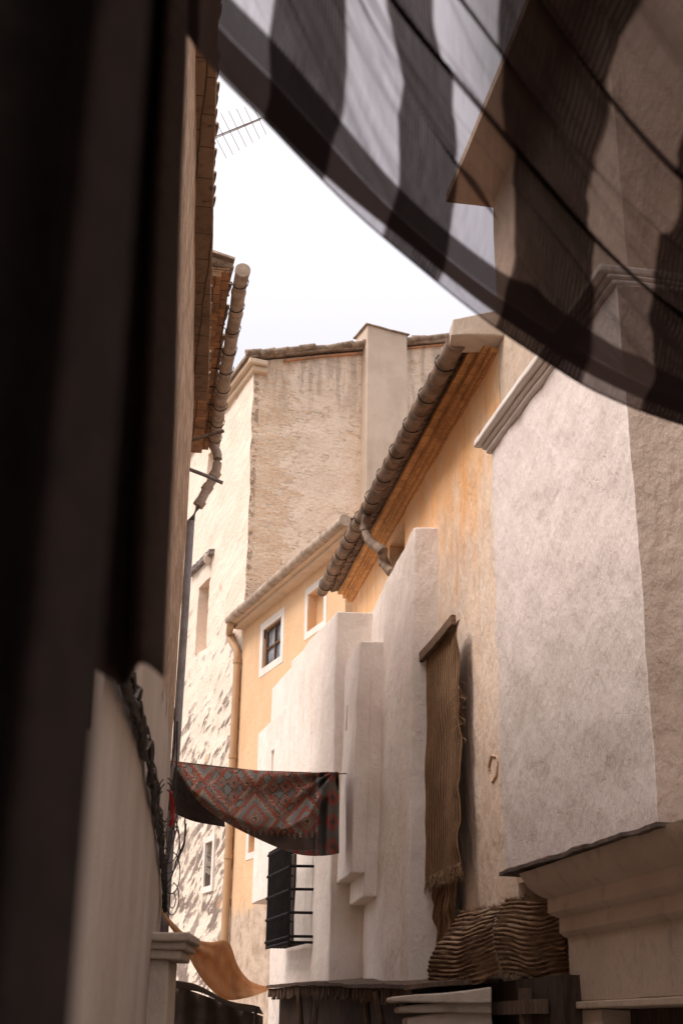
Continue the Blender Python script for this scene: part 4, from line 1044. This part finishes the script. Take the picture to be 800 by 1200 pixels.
c = atY(186, 955, 11.4); c.x = max(c.x, LL1.p(11.4).x+.16)
c = atY(180.5, 945, 10.9); c.x = LL1.p(10.9).x+.15
obj('red_tape', tube(bmesh.new(), [c+Vector((0, 0, .12)), c+Vector((.01, .1, .02)), c+Vector((0, .15, -.14))], .022, 8), M['red_cable'], cb)
# thin vertical wires at the house corner
vw = thing('wall_wires', 'thin black wires running down the corner of the stone house', 'wires', (-2, 16, 3))
for k, (x0, y0, x1, y1) in enumerate(((208, 845, 196, 1000), (204, 830, 199, 905), (218, 965, 206, 1010), (206, 900, 192, 1035))):
    Y = 16.25; a = atY(x0, y0, Y); b = atY(x1, y1, Y); m = a.lerp(b, .5)+Vector((.04, 0, -.03))
    obj('wire', tube(bmesh.new(), smoothpath([a, m, b], 5), .011, 5), M['black_cable'], vw)
a = atY(216, 965, 16.4); pts = [atY(217, 958, 16.4), atY(216, 985, 16.4), atY(208, 1005, 16.4), atY(200, 1030, 16.3), atY(190, 1040, 16.2)]
obj('wire', tube(bmesh.new(), smoothpath(pts, 5), .009, 5), M['black_cable'], vw)

# ---------------------------------------------- stalls along the foot of the buttresses
sc_ = thing('stall_canopy', 'dark timber stall canopy edged with short battens at the foot of the buttresses', 'canopy', (0, 23, 0))
edge = [(314, 1157, 27.3), (350, 1155, 25.6), (390, 1156, 23.4), (430, 1157, 21.6), (470, 1160, 19.7), (500, 1160, 18.6)]
LAb = Line(bA0.x-dA*AY, dA)
edge = [(312, 1158), (345, 1155), (380, 1155), (381, 1155), (410, 1157), (440, 1157), (474, 1159)]
pe = [(LBb if i < 3 else LAb).off(.42 if i < 3 else .5).at(*e) for i, e in enumerate(edge)]
pe[3] = Vector((pe[2].x+.02, pe[2].y-.05, pe[2].z))
bmc = bmesh.new(); parts = []
for p, q in zip(pe, pe[1:]):
    back = Vector((1.5, .2, .12))
    parts.append(hexa([q, p, p+back, q+back][::1], [v+Vector((0, 0, .05)) for v in (q, p, p+back, q+back)], step=.2, jitter=.02, freq=3))
obj('canopy_board', join(*parts), M['wood'], sc_)
rnd = random.Random(4)
for p, q in zip(pe, pe[1:]):
    n = int((q-p).length/.13)
    for i in range(n):
        c = p.lerp(q, (i+.5)/n)+Vector((.06, .03, -.01)); l = rnd.uniform(.13, .2)
        obj('batten', tube(bmesh.new(), [c, c+Vector((rnd.uniform(-.02, .02), 0, -l))], rnd.uniform(.025, .045), 5), M['wood'], sc_)
for x, y, Y, lean in ((350, 1172, pe[1].y-.1, .12), (372, 1172, pe[2].y-.1, -.1), (428, 1172, pe[4].y-.9, .10), (440, 1172, pe[5].y-.1, .22)):
    a = atY(x, y-10, Y); obj('post', tube(bmesh.new(), [a, Vector((a.x+lean*2, a.y, 0))], .045, 8), M['wood'], sc_)
obj('stall_shade_panel', join(*[hexa([Vector((q.x+.25, q.y+.1, 0)), Vector((p.x+.25, p.y+.1, 0)), Vector((p.x+.4, p.y+.1, 0)), Vector((q.x+.4, q.y+.1, 0))], [Vector((q.x+.25, q.y+.1, q.z-.06)), Vector((p.x+.25, p.y+.1, p.z-.06)), Vector((p.x+.4, p.y+.1, p.z-.06)), Vector((q.x+.4, q.y+.1, q.z-.06))], step=5) for p, q in zip(pe, pe[1:])]), M['wood_dark'], sc_)  # added dark panels covering the walls, standing in for shade below the canopy
# pale stone capital beside it
kp = thing('stone_capital', 'pale scalloped stone capital on a pier below the short straw mat', 'pilaster', (1, 17, 0))
KY = 15.1
ks = []
for x0, x1, y0, y1, d in ((456, 545, 1163, 1174, 0), (466, 545, 1174, 1186, .08), (476, 545, 1186, 1214, .16)):
    a = atY(x0, y1, KY+d); b = atY(x1, y0, KY+d); z0 = a.z if y1 < 1200 else 0
    ks.append(hexa([(a.x, KY+d+.9, z0), (a.x, KY+d, z0), (b.x+.3, KY+d, z0), (b.x+.3, KY+d+.9, z0)], [(a.x, KY+d+.9, b.z-.06), (a.x, KY+d, b.z-.06), (b.x+.3, KY+d, b.z+.06), (b.x+.3, KY+d+.9, b.z)], step=.12, jitter=.02, freq=3))
obj('capital', join(*ks[:2]), M['stone_trim'], kp, bevel=.02); obj('pier', ks[2], M['shade_trim'], kp, bevel=.02)
# timber shop door between the capital and the moulded surround
sd = thing('timber_door', 'dark timber shop door under the striped straw mats', 'door', tuple(LO.p(15.5)-nO*.25))
ytop = LO.off(.3).at(600, 1146).z
obj('door_leaf', wallbox(LO, 13.6, 17.6, 0, ytop, .2, off=.10, step=5), M['wood_dark'], sd)
obj('door_frame', join(wallbox(LO, 16.2, 16.35, 0, ytop-.1, .1, off=.2, step=5), wallbox(LO, 14.6, 14.75, 0, ytop-.1, .1, off=.2, step=5), wallbox(LO, 14.0, 17.2, ytop-.36, ytop-.22, .1, off=.22, step=5)), M['wood'], sd)
# dark stalls at the far end of the street
fs = thing('market_stall', 'dark cloth roofed market stall under the orange awning', 'stall', (-2.6, 26, 0))
za = atY(250, 1122, 25.4).z
def Pf(s, t):
    p = Vector((-4.1+2.72*s, 25.4+1.4*t, za-.05-.85*s+.04*math.sin(s*14)-.1*t)); return p
o = obj('cloth_roof', sheet(Pf, 40, 12), M['shopcloth'], fs); solid(o, .02)
obj('back_cloth', sheet(lambda s, t: Vector((-4.1+2.72*s, 26.8+.06*math.sin(s*40), (za-.15-.85*s)*(1-t))), 60, 6), M['shopcloth'], fs)
for x in (-4.05, -1.45): obj('post', tube(bmesh.new(), [Vector((x, 25.45, 0)), Vector((x, 25.45, za-.06-.85*(x+4.1)/2.72))], .035, 8), M['wood_dark'], fs)
for x in (-4.05, -1.45): obj('post', tube(bmesh.new(), [Vector((x, 26.7, 0)), Vector((x, 26.7, za-.16-.85*(x+4.1)/2.72))], .035, 8), M['wood_dark'], fs)

# ---------------------------------------------- gauze canopy close overhead
ed = [(-60, -420, 2.0), (60, -200, 2.05), (160, -60, 2.1), (222, 45, 2.2), (257, 90, 2.3), (306, 139, 2.45), (360, 195, 2.6), (420, 254, 2.8), (482, 307, 3.0), (560, 370, 3.2), (625, 415, 3.35), (700, 461, 3.45), (800, 499, 3.55), (930, 530, 3.6), (1100, 545, 3.6), (1300, 520, 3.6)]
E3 = smoothpath([atY(*e) for e in ed], 8)
acc = [0]
for a, b in zip(E3, E3[1:]): acc.append(acc[-1]+(b-a).length)
TOT = acc[-1]
def Epos(s):
    L = s*TOT
    for i in range(len(acc)-1):
        if acc[i+1] >= L: return E3[i].lerp(E3[i+1], (L-acc[i])/max(1e-9, acc[i+1]-acc[i]))
    return E3[-1]
DEP = 5.5
def tpar(t): return t*t*DEP if False else (t**1.6)*DEP          # finer rows near the edge
frn = random.Random(12)
FOLDS = [(.30, .10, .05, .024, 1.1, .4), (.42, .42, .10, .050, .9, 1.2), (.50, .46, .055, .02, 1.4, 1.5), (.62, .36, .05, .02, 1.6, 2.9)]
for q_ in range(20):
    w_ = frn.uniform(.018, .055); FOLDS.append((.45+q_*.085+frn.uniform(-.04, .04), frn.uniform(.22, .52), w_*frn.uniform(1.3, 2.2), w_, frn.uniform(.9, 1.9), frn.uniform(0, 6.28)))
def Pc(s, t):
    m = tpar(t); e = Epos(s); u = s*TOT
    y = m; z = 0.0
    for c0_, k_, a_, w_, fr_, ph_ in FOLDS:
        c = c0_-k_*(u-2.0)+.05*math.sin(u*fr_+ph_)+.012*math.sin(u*5.1+ph_*3)
        if c < .12 or abs(m-c) > .3: continue
        amp = max(0.0, .45+.8*math.sin(u*fr_*.9+ph_*2.3))*min(1, (c-.12)*6)
        g_ = math.exp(-((m-c)/w_)**2); y += a_*amp*g_; z += .6*a_*amp*(m-c)/w_*g_
    z += .55*(1-math.exp(-m/.9))*.55+.05*m
    z += .03*math.sin(u*5+m*2)*min(1, m*3)+.05*noise.noise(Vector((u*1.1, m*1.4, 5)))*min(1, m*2)
    x = .10*math.sin(m*2.6+u*.8)*min(1, m*2)
    return Vector((e.x+x, e.y-y, e.z+z))
bm = sheet(Pc, 240, 460, uvf=lambda s, t: (s*TOT, tpar(t)))
tag(obj('gauze_canopy', bm, M['gauze'], uv=False, angle=180), 'sheer dark striped gauze canopy swagged overhead across upper right', 'canopy')
# ---------------------------------------------- dark drapes close by on the left
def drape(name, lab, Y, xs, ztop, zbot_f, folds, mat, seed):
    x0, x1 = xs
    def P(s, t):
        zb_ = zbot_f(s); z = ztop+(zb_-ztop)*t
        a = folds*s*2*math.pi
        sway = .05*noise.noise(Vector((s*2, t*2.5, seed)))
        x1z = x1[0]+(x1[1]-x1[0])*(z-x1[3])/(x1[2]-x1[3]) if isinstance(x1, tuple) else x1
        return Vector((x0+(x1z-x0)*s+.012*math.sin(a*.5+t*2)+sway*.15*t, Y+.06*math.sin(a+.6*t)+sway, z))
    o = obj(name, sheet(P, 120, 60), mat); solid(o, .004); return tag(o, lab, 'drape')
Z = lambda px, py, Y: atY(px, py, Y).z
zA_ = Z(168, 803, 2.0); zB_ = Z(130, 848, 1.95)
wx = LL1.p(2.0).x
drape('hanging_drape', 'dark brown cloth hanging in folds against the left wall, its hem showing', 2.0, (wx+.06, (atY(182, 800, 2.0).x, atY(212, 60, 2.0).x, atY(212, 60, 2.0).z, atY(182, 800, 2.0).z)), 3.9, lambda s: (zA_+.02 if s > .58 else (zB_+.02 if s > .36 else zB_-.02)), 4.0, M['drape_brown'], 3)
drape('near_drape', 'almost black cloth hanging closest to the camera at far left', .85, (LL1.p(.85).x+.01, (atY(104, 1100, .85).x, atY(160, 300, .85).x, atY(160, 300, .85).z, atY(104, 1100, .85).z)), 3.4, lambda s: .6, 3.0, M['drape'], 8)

# ------------------------------------------------------------------ light
SUN_EL, SUN_AZ = 52, -114         # azimuth from +Y towards +X: from behind and to the left
w = bpy.data.worlds.new('World'); bpy.context.scene.world = w; w.use_nodes = True
nt = w.node_tree; nt.nodes.clear()
out = nt.nodes.new('ShaderNodeOutputWorld')
sky = nt.nodes.new('ShaderNodeTexSky'); sky.sky_type = 'NISHITA'; sky.sun_disc = False
sky.sun_elevation = R_(SUN_EL); sky.sun_rotation = R_(SUN_AZ); sky.dust_density = 4; sky.air_density = 1.0; sky.ozone_density = 1
b1 = nt.nodes.new('ShaderNodeBackground'); b1.inputs[1].default_value = .05
nt.links.new(sky.outputs[0], b1.inputs[0])
# thin even cloud: brighter overhead than at the horizon
tc = nt.nodes.new('ShaderNodeTexCoord'); sx = nt.nodes.new('ShaderNodeSeparateXYZ'); nt.links.new(tc.outputs['Generated'], sx.inputs[0])
mr = nt.nodes.new('ShaderNodeMapRange'); mr.inputs[1].default_value = 0; mr.inputs[2].default_value = 1; mr.inputs[3].default_value = .40; mr.inputs[4].default_value = 2.35
sq = nt.nodes.new('ShaderNodeMath'); sq.operation = 'POWER'; sq.inputs[1].default_value = 2.0; nt.links.new(sx.outputs[2], sq.inputs[0]); nt.links.new(sq.outputs[0], mr.inputs[0])
cn_ = nt.nodes.new('ShaderNodeCombineColor')
for i, k in enumerate((1.0, .935, .925)):
    mm = nt.nodes.new('ShaderNodeMath'); mm.operation = 'MULTIPLY'; mm.inputs[1].default_value = k; nt.links.new(mr.outputs[0], mm.inputs[0]); nt.links.new(mm.outputs[0], cn_.inputs[i])
b2 = nt.nodes.new('ShaderNodeBackground'); b2.inputs[1].default_value = .60; nt.links.new(cn_.outputs[0], b2.inputs[0])
ad = nt.nodes.new('ShaderNodeAddShader'); nt.links.new(b1.outputs[0], ad.inputs[0]); nt.links.new(b2.outputs[0], ad.inputs[1]); nt.links.new(ad.outputs[0], out.inputs[0])
sl_ = bpy.data.lights.new('sun', 'SUN'); sl_.energy = 1.5; sl_.angle = R_(20); sl_.color = (1, .905, .86)
so = bpy.data.objects.new('sun', sl_); C.objects.link(so)
dv = Vector((math.sin(R_(SUN_AZ))*math.cos(R_(SUN_EL)), math.cos(R_(SUN_AZ))*math.cos(R_(SUN_EL)), math.sin(R_(SUN_EL))))
so.rotation_euler = dv.to_track_quat('Z', 'Y').to_euler()
sc = bpy.context.scene
sc.view_settings.view_transform = 'Standard'; sc.view_settings.look = 'None'; sc.view_settings.gamma = 1; sc.view_settings.exposure = .70
sc.cycles.max_bounces = 8; sc.cycles.diffuse_bounces = 5; sc.cycles.transparent_max_bounces = 24
sc.cycles.use_denoising = True
